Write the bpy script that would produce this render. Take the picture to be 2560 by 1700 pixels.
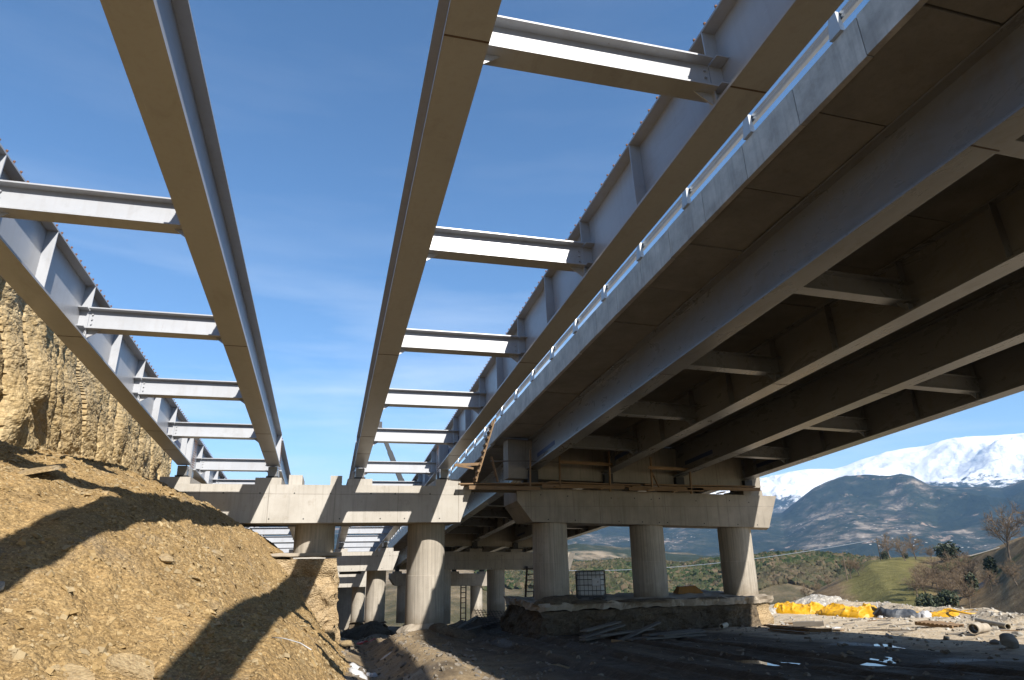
import bpy, math, random
import numpy as np
from mathutils import Vector, Matrix

for _o in list(bpy.data.objects):
    bpy.data.objects.remove(_o)
SC = bpy.context.scene
COL = SC.collection
rnd = random.Random(7)
R = math.radians

# ------------------------------------------------------------------ camera
# world: X across the bridges, Y along them (away from the camera), Z up, camera at eye height = 0
PITCH, YAW, ROLL, FPX = R(18.0), R(15.23), R(-1.03), 1656.0
fwd = Vector((math.sin(YAW) * math.cos(PITCH), math.cos(YAW) * math.cos(PITCH), math.sin(PITCH)))
rgt = Vector((math.cos(YAW), -math.sin(YAW), 0))
upv = rgt.cross(fwd)
r2 = rgt * math.cos(ROLL) + upv * math.sin(ROLL)
u2 = upv * math.cos(ROLL) - rgt * math.sin(ROLL)
cam_d = bpy.data.cameras.new('camera')
cam_d.sensor_width = 36.0
cam_d.lens = FPX / 2560.0 * 36.0
cam_d.clip_start = 0.1
cam_d.clip_end = 40000.0
cam = bpy.data.objects.new('camera', cam_d)
COL.objects.link(cam)
cam.matrix_world = Matrix(((r2.x, u2.x, -fwd.x, 0), (r2.y, u2.y, -fwd.y, 0), (r2.z, u2.z, -fwd.z, 0), (0, 0, 0, 1)))
SC.camera = cam

# ------------------------------------------------------------------ sky, sun, exposure
SUN_TO = Vector((0.265, -1.0, 0.79)).normalized()        # towards the sun: behind the camera, a little right
SUN_EL = math.asin(SUN_TO.z)
SUN_AZ = math.atan2(SUN_TO.x, SUN_TO.y)                  # clockwise from +Y
world = bpy.data.worlds.new('World')
SC.world = world
world.use_nodes = True
wn = world.node_tree
wn.nodes.clear()
w_out = wn.nodes.new('ShaderNodeOutputWorld')
w_bg = wn.nodes.new('ShaderNodeBackground')
w_sky = wn.nodes.new('ShaderNodeTexSky')
w_sky.sky_type = 'NISHITA'
w_sky.sun_disc = False
w_sky.sun_elevation = SUN_EL
w_sky.sun_rotation = SUN_AZ
w_sky.altitude = 900.0
w_sky.air_density = 1.0
w_sky.dust_density = 0.45
w_sky.ozone_density = 2.2
# thin cirrus veils low in the sky
w_tc = wn.nodes.new('ShaderNodeTexCoord')
w_map = wn.nodes.new('ShaderNodeMapping')
w_map.inputs['Scale'].default_value = (1.3, 1.1, 9.0)
w_map.inputs['Rotation'].default_value = (0.06, -0.12, 0.4)
w_no = wn.nodes.new('ShaderNodeTexNoise')
w_no.inputs['Scale'].default_value = 1.7
w_no.inputs['Detail'].default_value = 7.0
w_no.inputs['Roughness'].default_value = 0.55
w_rp = wn.nodes.new('ShaderNodeValToRGB')
w_rp.color_ramp.elements[0].position = 0.44
w_rp.color_ramp.elements[0].color = (0, 0, 0, 1)
w_rp.color_ramp.elements[1].position = 0.80
w_rp.color_ramp.elements[1].color = (0.75, 0.75, 0.75, 1)
w_mix = wn.nodes.new('ShaderNodeMixRGB')
w_mix.inputs['Color2'].default_value = (6.3, 6.8, 7.4, 1)
wn.links.new(w_tc.outputs['Generated'], w_map.inputs['Vector'])
wn.links.new(w_map.outputs['Vector'], w_no.inputs['Vector'])
wn.links.new(w_no.outputs['Fac'], w_rp.inputs['Fac'])
w_sep = wn.nodes.new('ShaderNodeSeparateXYZ')
w_el = wn.nodes.new('ShaderNodeValToRGB')            # the veils lie low over the valley
for _p, _c in ((0.0, 0.9), (0.10, 1.0), (0.24, 0.75), (0.42, 0.12), (0.7, 0.06)):
    _e = w_el.color_ramp.elements.new(_p) if _p not in (0.0,) else w_el.color_ramp.elements[0]
    _e.position = _p
    _e.color = (_c, _c, _c, 1)
w_el.color_ramp.elements[-1].color = (0.05, 0.05, 0.05, 1)
w_mul = wn.nodes.new('ShaderNodeMath')
w_mul.operation = 'MULTIPLY'
wn.links.new(w_tc.outputs['Generated'], w_sep.inputs[0])
wn.links.new(w_sep.outputs[2], w_el.inputs['Fac'])
wn.links.new(w_rp.outputs['Color'], w_mul.inputs[0])
wn.links.new(w_el.outputs['Color'], w_mul.inputs[1])
wn.links.new(w_mul.outputs[0], w_mix.inputs['Fac'])
w_hs = wn.nodes.new('ShaderNodeHueSaturation')
w_hs.inputs['Saturation'].default_value = 1.16
wn.links.new(w_sky.outputs['Color'], w_hs.inputs['Color'])
wn.links.new(w_hs.outputs['Color'], w_mix.inputs['Color1'])
wn.links.new(w_mix.outputs['Color'], w_bg.inputs['Color'])
w_bg.inputs['Strength'].default_value = 0.093
wn.links.new(w_bg.outputs['Background'], w_out.inputs['Surface'])

sun_d = bpy.data.lights.new('sun', 'SUN')
sun_d.energy = 5.0
sun_d.angle = R(0.53)
sun_d.color = (1.0, 0.945, 0.87)
sun = bpy.data.objects.new('sun', sun_d)
COL.objects.link(sun)
sun.rotation_euler = SUN_TO.to_track_quat('Z', 'Y').to_euler()
sun.location = SUN_TO * 60

SC.view_settings.view_transform = 'Standard'
SC.view_settings.look = 'None'
SC.view_settings.exposure = 0.98
SC.view_settings.gamma = 1.0
SC.view_settings.use_curve_mapping = False
SC.cycles.max_bounces = 6
SC.cycles.diffuse_bounces = 3
SC.cycles.glossy_bounces = 2
SC.cycles.volume_bounces = 0
SC.cycles.caustics_reflective = False
SC.cycles.caustics_refractive = False
SC.cycles.use_denoising = True

# ------------------------------------------------------------------ numpy noise
_rs = np.random.RandomState(11)
_PERM = _rs.permutation(4096)
_VAL = _rs.rand(4096) * 2 - 1


def _h(i, j, k):
    return _VAL[_PERM[(_PERM[(_PERM[i & 4095] + j) & 4095] + k) & 4095]]


def vnoise(x, y, z=0.0):
    x, y, z = np.broadcast_arrays(np.asarray(x, float), np.asarray(y, float), np.asarray(z, float))
    i, j, k = np.floor(x).astype(int), np.floor(y).astype(int), np.floor(z).astype(int)
    fx, fy, fz = x - i, y - j, z - k
    fx, fy, fz = [t * t * t * (t * (t * 6 - 15) + 10) for t in (fx, fy, fz)]
    def lp(a, b, t): return a + (b - a) * t
    c = [[[_h(i + a, j + b, k + d) for d in (0, 1)] for b in (0, 1)] for a in (0, 1)]
    return lp(lp(lp(c[0][0][0], c[0][0][1], fz), lp(c[0][1][0], c[0][1][1], fz), fy),
              lp(lp(c[1][0][0], c[1][0][1], fz), lp(c[1][1][0], c[1][1][1], fz), fy), fx)


def fbm(x, y, z=0.0, o=4, g=0.5, lac=2.03):
    a, s, n = 1.0, 0.0, 0.0
    for q in range(o):
        s = s + a * vnoise(np.asarray(x) + 17.3 * q, np.asarray(y) + 5.1 * q, np.asarray(z) + 3.7 * q)
        n += a
        a *= g
        x, y, z = np.asarray(x) * lac, np.asarray(y) * lac, np.asarray(z) * lac
    return s / n


def ridged(x, y, z=0.0, o=5, g=0.5):
    a, s, n = 1.0, 0.0, 0.0
    for q in range(o):
        s = s + a * (1 - 2 * np.abs(vnoise(np.asarray(x) + 9.3 * q, np.asarray(y) + 4.1 * q, np.asarray(z) + 1.7 * q)))
        n += a
        a *= g
        x, y, z = np.asarray(x) * 2.07, np.asarray(y) * 2.07, np.asarray(z) * 2.07
    return s / n


def sstep(a, b, x):
    t = np.clip((np.asarray(x, float) - a) / (b - a), 0, 1)
    return t * t * (3 - 2 * t)


# ------------------------------------------------------------------ node materials
ALBEDO = 0.78          # one calibration for every surface colour below


class NT:
    def __init__(self, name):
        self.m = bpy.data.materials.new(name)
        self.m.use_nodes = True
        self.t = self.m.node_tree
        self.t.nodes.clear()
        self.out = self.t.nodes.new('ShaderNodeOutputMaterial')
        self.b = self.t.nodes.new('ShaderNodeBsdfPrincipled')
        self.t.links.new(self.b.outputs['BSDF'], self.out.inputs['Surface'])
        self.tc = self.t.nodes.new('ShaderNodeTexCoord')
        self.geo = self.t.nodes.new('ShaderNodeNewGeometry')
        self.oi = self.t.nodes.new('ShaderNodeObjectInfo')

    def _in(self, sock, v):
        if hasattr(v, 'is_output'):
            self.t.links.new(v, sock)
        elif v is not None:
            if isinstance(v, (tuple, list)) and sock.type == 'RGBA' and len(v) == 3:
                v = (*v, 1)
            sock.default_value = v

    def obj(self):
        """object coordinates shifted by a random amount, so that copies do not repeat the same marks"""
        if not hasattr(self, '_o'):
            m = self.t.nodes.new('ShaderNodeVectorMath')
            m.operation = 'ADD'
            s_ = self.t.nodes.new('ShaderNodeVectorMath')
            s_.operation = 'SCALE'
            s_.inputs[0].default_value = (37.0, 23.0, 0.0)
            self.t.links.new(self.oi.outputs['Random'], s_.inputs['Scale'])
            self.t.links.new(self.tc.outputs['Object'], m.inputs[0])
            self.t.links.new(s_.outputs[0], m.inputs[1])
            self._o = m.outputs[0]
        return self._o

    def pos(self): return self.geo.outputs['Position']

    def map(self, vec, scale=(1, 1, 1), rot=(0, 0, 0), loc=(0, 0, 0)):
        n = self.t.nodes.new('ShaderNodeMapping')
        self._in(n.inputs['Vector'], vec)
        n.inputs['Scale'].default_value = scale
        n.inputs['Rotation'].default_value = rot
        n.inputs['Location'].default_value = loc
        return n.outputs['Vector']

    def noise(self, vec, scale=5, detail=4, rough=0.55, dist=0.0):
        n = self.t.nodes.new('ShaderNodeTexNoise')
        self._in(n.inputs['Vector'], vec)
        n.inputs['Scale'].default_value = scale
        n.inputs['Detail'].default_value = detail
        n.inputs['Roughness'].default_value = rough
        n.inputs['Distortion'].default_value = dist
        return n.outputs['Fac']

    def voro(self, vec, scale=5, feature='F1', out='Distance', rand=1.0):
        n = self.t.nodes.new('ShaderNodeTexVoronoi')
        n.feature = feature
        self._in(n.inputs['Vector'], vec)
        n.inputs['Scale'].default_value = scale
        n.inputs['Randomness'].default_value = rand
        return n.outputs[out]

    def ramp(self, fac, stops, interp='LINEAR'):
        n = self.t.nodes.new('ShaderNodeValToRGB')
        n.color_ramp.interpolation = interp
        e = n.color_ramp.elements
        while len(e) < len(stops):
            e.new(0.5)
        for k, (p, c) in enumerate(stops):
            e[k].position = p
            if not isinstance(c, (tuple, list)):
                c = (c, c, c)
            e[k].color = (*c, 1)
        self._in(n.inputs['Fac'], fac)
        return n.outputs['Color']

    def mix(self, fac, a, b, mode='MIX'):
        n = self.t.nodes.new('ShaderNodeMixRGB')
        n.blend_type = mode
        self._in(n.inputs['Fac'], fac)
        self._in(n.inputs['Color1'], a)
        self._in(n.inputs['Color2'], b)
        return n.outputs['Color']

    def math(self, op, a, b=None, c=None, clamp=False):
        n = self.t.nodes.new('ShaderNodeMath')
        n.operation = op
        n.use_clamp = clamp
        self._in(n.inputs[0], a)
        if b is not None: self._in(n.inputs[1], b)
        if c is not None: self._in(n.inputs[2], c)
        return n.outputs[0]

    def sep(self, vec):
        n = self.t.nodes.new('ShaderNodeSeparateXYZ')
        self._in(n.inputs[0], vec)
        return n.outputs

    def bump(self, h, strength=0.3, dist=0.05, normal=None):
        n = self.t.nodes.new('ShaderNodeBump')
        n.inputs['Strength'].default_value = strength
        n.inputs['Distance'].default_value = dist
        self._in(n.inputs['Height'], h)
        if normal is not None: self._in(n.inputs['Normal'], normal)
        return n.outputs['Normal']

    def set(self, **kw):
        names = dict(col='Base Color', rough='Roughness', metal='Metallic', normal='Normal', spec='Specular IOR Level',
                     ior='IOR', trans='Transmission Weight', alpha='Alpha', coat='Coat Weight', sub='Subsurface Weight')
        if 'col' in kw and ALBEDO != 1.0:
            kw['col'] = self.mix(1.0, kw['col'], (ALBEDO, ALBEDO, ALBEDO), 'MULTIPLY')
        for k, v in kw.items():
            self._in(self.b.inputs[names[k]], v)
        return self.m


def steel(name, col, dirt=(0.20, 0.15, 0.095), amt=0.10, rough=0.36):
    n = NT(name)
    p = n.obj()
    big = n.noise(n.map(p, (0.5, 0.35, 0.9)), 1.5, 4, 0.6)
    spk = n.noise(p, 22, 5, 0.7)
    st = n.noise(n.map(p, (6, 6, 0.6)), 1.6, 4, 0.6)
    sm = n.noise(n.map(p, (1.3, 0.5, 1.3), loc=(7, 3, 5)), 1.4, 6, 0.7, 0.6)
    c = n.mix(n.ramp(big, [(0.35, 0.0), (0.7, 0.5)]), col, tuple(v * 0.80 for v in col))
    c = n.mix(n.math('MULTIPLY', n.ramp(st, [(0.50, 0.0), (0.72, 1.0)]), amt), c, dirt)
    c = n.mix(n.math('MULTIPLY', n.ramp(sm, [(0.53, 0.0), (0.68, 1.0)]), amt * 1.5), c, tuple(v * 0.55 for v in dirt))
    c = n.mix(n.math('MULTIPLY', n.ramp(spk, [(0.66, 0.0), (0.74, 1.0)]), amt * 1.6), c, dirt)
    rst = n.math('MULTIPLY', n.ramp(n.noise(n.map(p, (9, 9, 1.1), loc=(2, 8, 1)), 1.1, 5, 0.7), [(0.68, 0.0), (0.76, 1.0)]), 0.45)
    c = n.mix(rst, c, (0.16, 0.075, 0.035))
    sc_ = n.math('MULTIPLY', n.ramp(n.noise(n.map(p, (30, 2.5, 30), rot=(0.3, 0.2, 0.5)), 1.0, 3, 0.6), [(0.70, 0.0), (0.74, 1.0)]), 0.35)
    c = n.mix(sc_, c, tuple(min(1, v * 1.5) for v in col))
    rg = n.math('MULTIPLY_ADD', sm, 0.20, rough - 0.10)
    return n.set(col=c, rough=rg, spec=0.55, normal=n.bump(n.noise(n.map(p, (1, 0.6, 1)), 2.2, 3), 0.10, 0.03))


def concrete(name, light, dark, streak=0.5, joint=None, rough=0.86, stain=0.35, boards=0.0, blot=0.9):
    n = NT(name)
    p = n.obj()
    x, y, z = n.sep(n.tc.outputs['Object'])
    a = n.noise(p, blot, 6, 0.62)
    b = n.noise(n.map(p, (5.5, 5.5, 0.35)), 1.7, 5, 0.6)
    fine = n.noise(p, 26, 5, 0.7)
    c = n.mix(n.ramp(a, [(0.33, 0.0), (0.68, 1.0)]), dark, light)
    c = n.mix(n.math('MULTIPLY', n.ramp(b, [(0.50, 0.0), (0.74, 1.0)]), streak), c, tuple(v * 0.62 for v in dark))
    c = n.mix(n.math('MULTIPLY', n.ramp(n.noise(p, 2.6, 6, 0.7), [(0.58, 0.0), (0.72, 1.0)]), stain), c, (0.20, 0.155, 0.10))
    c = n.mix(n.math('MULTIPLY', fine, 0.30), c, tuple(v * 0.75 for v in dark))
    if boards:
        bd = n.noise(n.map(p, (21, 21, 0.22)), 1.0, 3, 0.6)
        c = n.mix(n.math('MULTIPLY', n.ramp(bd, [(0.40, 0.0), (0.66, 1.0)]), boards), c, tuple(v * 0.6 for v in dark))
        mudm = n.math('MULTIPLY', n.ramp(n.math('MULTIPLY_ADD', n.noise(p, 2.5, 5), 0.6, n.math('MULTIPLY', z, 0.5)), [(0.30, 1.0), (0.62, 0.0)]), 0.6)
        c = n.mix(mudm, c, (0.17, 0.13, 0.085))
    pits = n.voro(p, 17, 'F1')
    pm = n.ramp(pits, [(0.03, 1.0), (0.10, 0.0)])
    pm = n.math('MULTIPLY', pm, n.ramp(n.noise(p, 4, 2), [(0.52, 0.0), (0.62, 1.0)]))
    h = n.math('SUBTRACT', n.math('MULTIPLY', fine, 0.3), pm)
    c = n.mix(n.math('MULTIPLY', pm, 0.6), c, (0.07, 0.06, 0.05))
    if joint:
        per, wz, off = joint            # vertical joints every per metres along X, one horizontal at wz
        fx = n.math('ABSOLUTE', n.math('SUBTRACT', n.math('FRACT', n.math('DIVIDE', n.math('ADD', x, off), per)), 0.5))
        jm = n.math('LESS_THAN', fx, 0.0055)
        jz = n.math('LESS_THAN', n.math('ABSOLUTE', n.math('SUBTRACT', z, wz)), 0.011)
        j = n.math('MULTIPLY', n.math('MAXIMUM', jm, jz), n.ramp(n.noise(p, 1.7, 3), [(0.34, 0.35), (0.6, 1.0)]))
        c = n.mix(n.math('MULTIPLY', j, 0.5), c, (0.11, 0.09, 0.07))
        h = n.math('SUBTRACT', h, j)
    return n.set(col=c, rough=rough, spec=0.3, normal=n.bump(h, 0.35, 0.02))


def earth(name, cols, scale=1.0, grey=(0.20, 0.19, 0.175), greyamt=0.35, bump=0.6, rough=0.95, wet=None, shade_speck=0.0):
    n = NT(name)
    p = n.pos()
    a = n.noise(p, 0.55 * scale, 7, 0.62, 0.3)
    b = n.noise(p, 5.5 * scale, 6, 0.7)
    v = n.voro(n.map(p, (1, 1, 1.7)), 11 * scale, 'F1', 'Color')
    vb = n.sep(v)[0]
    c = n.ramp(n.math('MULTIPLY_ADD', b, 0.55, n.math('MULTIPLY', a, 0.45)), [(0.30, cols[0]), (0.47, cols[1]), (0.66, cols[2])])
    c = n.mix(n.math('MULTIPLY', n.ramp(vb, [(0.55, 0.0), (1.0, 1.0)]), 0.45), c, cols[2])
    c = n.mix(n.math('MULTIPLY', n.ramp(vb, [(0.0, 1.0), (0.3, 0.0)]), 0.4), c, tuple(q * 0.75 for q in cols[0]))
    damp = n.ramp(n.noise(n.map(p, (1, 1, 1), loc=(5, 17, 2)), 0.42 * scale, 6, 0.65, 0.5), [(0.40, 0.0), (0.62, 1.0)])
    c = n.mix(n.math('MULTIPLY', damp, 0.30), c, tuple(q * 0.62 for q in cols[0]))
    bed = n.ramp(n.noise(n.map(p, (0.5, 0.9, 3.2), rot=(0.5, 0.4, 0.3)), 1.1 * scale, 5, 0.6), [(0.54, 0.0), (0.66, 1.0)])
    c = n.mix(n.math('MULTIPLY', bed, 0.35), c, tuple(min(1, q * 1.15) for q in (cols[2][0], cols[2][1] * 0.93, cols[2][2] * 0.85)))
    g = n.noise(n.map(p, (1, 1, 1), loc=(31, 7, 3)), 0.8 * scale, 5, 0.6)
    c = n.mix(n.math('MULTIPLY', n.ramp(g, [(0.56, 0.0), (0.72, 1.0)]), greyamt), c, grey)
    if shade_speck:
        sp = n.ramp(n.noise(p, 24 * scale, 4, 0.75), [(0.37, 1.0), (0.49, 0.0)])  # dark specks: shadows of stone chips painted into the colour
        c = n.mix(n.math('MULTIPLY', sp, shade_speck), c, tuple(q * 0.38 for q in cols[0]))
        sl = n.ramp(n.noise(n.map(p, (1, 1, 1), loc=(9, 4, 1)), 28 * scale, 3, 0.7), [(0.53, 0.0), (0.64, 1.0)])  # pale specks: highlights on the chips, painted likewise
        c = n.mix(n.math('MULTIPLY', sl, shade_speck), c, tuple(min(1, q * 1.3) for q in cols[2]))
    vd = n.voro(n.map(p, (1, 1, 1.7)), 11 * scale, 'F1')
    h = n.math('MULTIPLY_ADD', n.noise(p, 24 * scale, 4, 0.7), 0.5, n.math('MULTIPLY', vd, -0.7))
    rg = rough
    if wet:
        w = n.ramp(n.noise(n.map(p, (1, 0.55, 1), loc=(3, 9, 0)), wet[0], 5, 0.6), [(wet[1], 0.0), (wet[1] + 0.14, 1.0)])
        c = n.mix(w, c, wet[2])
        rg = n.math('MULTIPLY_ADD', w, wet[3] - rough, rough)
    return n.set(col=c, rough=rg, spec=0.25, normal=n.bump(h, bump, 0.05))


def plain(name, col, rough=0.6, metal=0.0, var=0.25, sc=6.0, spec=0.5, bmp=0.1):
    n = NT(name)
    p = n.obj()
    a = n.noise(p, sc, 5, 0.6)
    r = n.math('MULTIPLY', n.oi.outputs['Random'], var)
    c = n.mix(n.ramp(a, [(0.3, 0.0), (0.75, 1.0)]), tuple(v * (1 - var) for v in col), tuple(min(1, v * (1 + var * 0.5)) for v in col))
    c = n.mix(r, c, tuple(v * 0.5 for v in col))
    return n.set(col=c, rough=rough, metal=metal, spec=spec, normal=n.bump(a, bmp, 0.02))


def wood(name, a, b):
    n = NT(name)
    p = n.obj()
    g = n.noise(n.map(p, (22, 1.3, 22)), 1.0, 5, 0.65, 0.4)
    c = n.ramp(g, [(0.3, b), (0.7, a)])
    c = n.mix(n.math('MULTIPLY', n.oi.outputs['Random'], 0.55), c, tuple(v * 0.55 for v in b))
    c = n.mix(n.math('MULTIPLY', n.ramp(n.noise(p, 3.1, 5), [(0.5, 0.0), (0.75, 1.0)]), 0.35), c, (0.09, 0.075, 0.06))
    return n.set(col=c, rough=0.8, spec=0.25, normal=n.bump(g, 0.25, 0.01))


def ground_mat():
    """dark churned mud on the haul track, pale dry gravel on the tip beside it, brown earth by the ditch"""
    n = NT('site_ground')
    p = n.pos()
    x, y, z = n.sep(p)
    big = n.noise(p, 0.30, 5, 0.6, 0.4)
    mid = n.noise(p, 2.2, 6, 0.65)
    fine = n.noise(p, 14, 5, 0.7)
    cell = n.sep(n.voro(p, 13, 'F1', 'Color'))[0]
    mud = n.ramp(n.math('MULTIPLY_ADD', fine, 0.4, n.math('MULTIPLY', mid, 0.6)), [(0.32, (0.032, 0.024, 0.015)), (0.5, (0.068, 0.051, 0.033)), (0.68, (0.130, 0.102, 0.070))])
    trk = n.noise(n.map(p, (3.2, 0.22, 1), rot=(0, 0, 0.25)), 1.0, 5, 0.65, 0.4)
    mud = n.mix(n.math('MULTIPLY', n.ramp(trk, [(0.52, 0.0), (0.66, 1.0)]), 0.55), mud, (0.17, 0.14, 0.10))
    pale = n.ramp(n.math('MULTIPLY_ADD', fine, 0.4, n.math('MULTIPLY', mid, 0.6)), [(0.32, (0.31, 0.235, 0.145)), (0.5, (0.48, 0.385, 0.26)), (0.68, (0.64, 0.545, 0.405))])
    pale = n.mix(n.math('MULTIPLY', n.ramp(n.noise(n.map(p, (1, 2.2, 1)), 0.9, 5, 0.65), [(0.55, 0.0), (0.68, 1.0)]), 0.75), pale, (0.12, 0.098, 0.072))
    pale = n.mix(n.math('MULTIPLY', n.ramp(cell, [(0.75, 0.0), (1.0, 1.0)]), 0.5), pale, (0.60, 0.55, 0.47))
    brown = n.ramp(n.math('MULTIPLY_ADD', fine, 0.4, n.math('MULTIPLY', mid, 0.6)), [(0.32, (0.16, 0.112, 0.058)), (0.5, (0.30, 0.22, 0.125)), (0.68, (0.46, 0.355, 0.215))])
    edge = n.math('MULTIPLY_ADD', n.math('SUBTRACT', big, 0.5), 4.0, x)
    c = n.mix(n.ramp(n.math('DIVIDE', edge, 40.0), [(13.6 / 40, 0.0), (15.6 / 40, 1.0)]), mud, pale)  # split follows the deck's shadow edge, shade and sun put into the tones
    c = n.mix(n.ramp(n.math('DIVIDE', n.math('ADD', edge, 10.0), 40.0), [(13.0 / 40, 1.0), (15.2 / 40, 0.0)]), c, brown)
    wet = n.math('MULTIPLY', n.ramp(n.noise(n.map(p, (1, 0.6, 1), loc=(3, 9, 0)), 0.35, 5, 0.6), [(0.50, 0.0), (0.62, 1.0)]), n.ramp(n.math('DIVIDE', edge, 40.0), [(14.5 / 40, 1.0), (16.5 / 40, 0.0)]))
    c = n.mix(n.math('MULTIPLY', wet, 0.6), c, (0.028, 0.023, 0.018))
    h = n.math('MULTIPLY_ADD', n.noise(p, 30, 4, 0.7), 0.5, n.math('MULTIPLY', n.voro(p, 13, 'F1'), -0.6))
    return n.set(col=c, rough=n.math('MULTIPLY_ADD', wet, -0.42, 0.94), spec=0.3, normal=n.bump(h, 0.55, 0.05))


M = {}
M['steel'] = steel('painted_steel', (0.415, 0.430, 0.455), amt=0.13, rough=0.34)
M['steel_dark'] = steel('painted_steel_dusty_shaded', (0.205, 0.208, 0.212), amt=0.26, rough=0.29)  # dusty paint, base darkened for the shade under the finished deck
M['galv'] = steel('galvanised_steel', (0.50, 0.53, 0.56), amt=0.08, rough=0.34)
M['rail'] = plain('galvanised_rail', (0.62, 0.66, 0.70), 0.28, 0.75, 0.1)
M['ladder'] = plain('dark_ladder_timber', (0.055, 0.04, 0.028), 0.8)
M['rust'] = plain('rusty_stud', (0.26, 0.12, 0.06), 0.85, 0.0, 0.4, 30)
M['weld'] = plain('weld_line', (0.12, 0.08, 0.06), 0.8)
M['blue'] = plain('blue_paint', (0.028, 0.055, 0.16), 0.5)
M['rubber'] = plain('black_rubber', (0.02, 0.02, 0.02), 0.7)
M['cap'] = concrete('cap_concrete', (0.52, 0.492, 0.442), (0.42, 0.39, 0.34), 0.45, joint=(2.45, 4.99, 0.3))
M['cap_r'] = concrete('cap_concrete_dark', (0.37, 0.33, 0.275), (0.26, 0.232, 0.19), 0.65, joint=(3.1, 3.78, 0.9))  # darker, more streaked tone than the left caps
M['column'] = concrete('column_concrete', (0.50, 0.45, 0.375), (0.37, 0.33, 0.27), 0.8, boards=0.6)
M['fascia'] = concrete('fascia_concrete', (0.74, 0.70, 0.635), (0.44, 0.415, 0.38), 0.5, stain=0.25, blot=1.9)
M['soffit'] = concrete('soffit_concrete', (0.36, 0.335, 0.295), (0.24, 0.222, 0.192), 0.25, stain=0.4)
M['slabtop'] = concrete('deck_concrete', (0.40, 0.38, 0.34), (0.3, 0.28, 0.25), 0.3)
M['footing'] = concrete('rough_footing_concrete', (0.50, 0.44, 0.35), (0.30, 0.25, 0.19), 0.3, stain=0.8)
M['scree'] = earth('scree_earth', ((0.180, 0.112, 0.042), (0.295, 0.192, 0.080), (0.43, 0.300, 0.140)), 1.0, (0.23, 0.215, 0.185), 0.4, 1.0, shade_speck=0.7)
M['wall'] = earth('rock_wall', ((0.34, 0.235, 0.105), (0.45, 0.33, 0.165), (0.60, 0.475, 0.28)), 0.55, (0.42, 0.36, 0.26), 0.3, 0.9, shade_speck=0.45)
M['shard'] = plain('shard_stone', (0.36, 0.265, 0.145), 0.95, 0, 0.45, 2.3)
M['stone_grey'] = plain('grey_stone', (0.30, 0.285, 0.25), 0.95, 0, 0.4, 2.3)
M['rock'] = earth('loose_rock', ((0.23, 0.16, 0.08), (0.34, 0.245, 0.13), (0.45, 0.35, 0.20)), 2.2, (0.26, 0.25, 0.22), 0.5, 0.6)
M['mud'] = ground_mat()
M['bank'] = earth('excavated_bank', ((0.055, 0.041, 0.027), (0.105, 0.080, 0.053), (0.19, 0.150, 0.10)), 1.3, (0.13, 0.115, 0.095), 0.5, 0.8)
M['lit_bank'] = earth('yellow_sunlit_bank', ((0.24, 0.16, 0.075), (0.38, 0.27, 0.145), (0.54, 0.42, 0.26)), 1.3, (0.3, 0.26, 0.2), 0.3, 0.9, shade_speck=0.5)  # yellow plinth rock; also the bank's lit copy, sunlight put into its colour
M['wood'] = wood('sawn_timber', (0.36, 0.235, 0.125), (0.20, 0.125, 0.068))
M['wood_grey'] = wood('weathered_timber', (0.27, 0.24, 0.20), (0.13, 0.115, 0.098))
M['tarp'] = plain('yellow_tarp', (0.66, 0.345, 0.004), 0.5, 0, 0.12, 3, 0.5, 0.25)
M['tarp_grey'] = plain('grey_tarp', (0.050, 0.057, 0.068), 0.6, 0, 0.2, 3, 0.5, 0.2)
M['white'] = plain('white_plastic', (0.52, 0.52, 0.52), 0.5, 0, 0.1)
M['red'] = plain('red_plastic', (0.55, 0.05, 0.03), 0.5)
M['pipe'] = plain('pale_pipe', (0.50, 0.44, 0.33), 0.7, 0, 0.2)
M['ibc'] = plain('white_tank_plastic', (0.55, 0.56, 0.55), 0.45, 0, 0.12)
M['cage'] = plain('dark_cage_steel', (0.045, 0.045, 0.05), 0.5, 0.3)
M['orange'] = plain('ochre_sheet', (0.36, 0.17, 0.03), 0.7)
M['boom'] = plain('black_boom_paint', (0.025, 0.027, 0.03), 0.4)
M['bark'] = plain('grey_bark', (0.17, 0.125, 0.085), 0.9, 0, 0.3)
M['twig'] = plain('brown_twig', (0.21, 0.145, 0.085), 0.9, 0, 0.3)
M['leaf'] = plain('evergreen_leaf', (0.045, 0.062, 0.022), 0.7, 0, 0.5, 1.2)

_w = NT('puddle_water')
M['water'] = _w.set(col=(0.030, 0.026, 0.020), rough=0.03, spec=0.6, normal=_w.bump(_w.noise(_w.pos(), 2.2, 2), 0.02, 0.01))


def terrain_mat():
    n = NT('valley_vegetation')
    p = n.pos()
    a = n.noise(p, 0.0065, 8, 0.62, 0.4)
    b = n.noise(p, 0.045, 6, 0.65)
    c = n.ramp(n.math('MULTIPLY_ADD', b, 0.4, n.math('MULTIPLY', a, 0.6)),
               [(0.36, (0.038, 0.040, 0.021)), (0.45, (0.075, 0.068, 0.038)), (0.51, (0.15, 0.118, 0.072)), (0.58, (0.33, 0.26, 0.175))])
    x, y, z = n.sep(p)
    far = n.ramp(n.math('DIVIDE', n.math('SQRT', n.math('ADD', n.math('MULTIPLY', x, x), n.math('MULTIPLY', y, y))), 2000.0), [(0.30, 0.0), (0.45, 1.0)])
    wood_ = n.ramp(n.noise(p, 0.0045, 6, 0.6), [(0.50, 1.0), (0.58, 0.0)])
    c = n.mix(n.math('MULTIPLY', far, wood_), c, n.mix(b, (0.016, 0.026, 0.013), (0.050, 0.058, 0.030)))
    return n.set(col=c, rough=0.95, spec=0.1, normal=n.bump(n.noise(p, 0.15, 5, 0.7), 0.7, 3.0))


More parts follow.
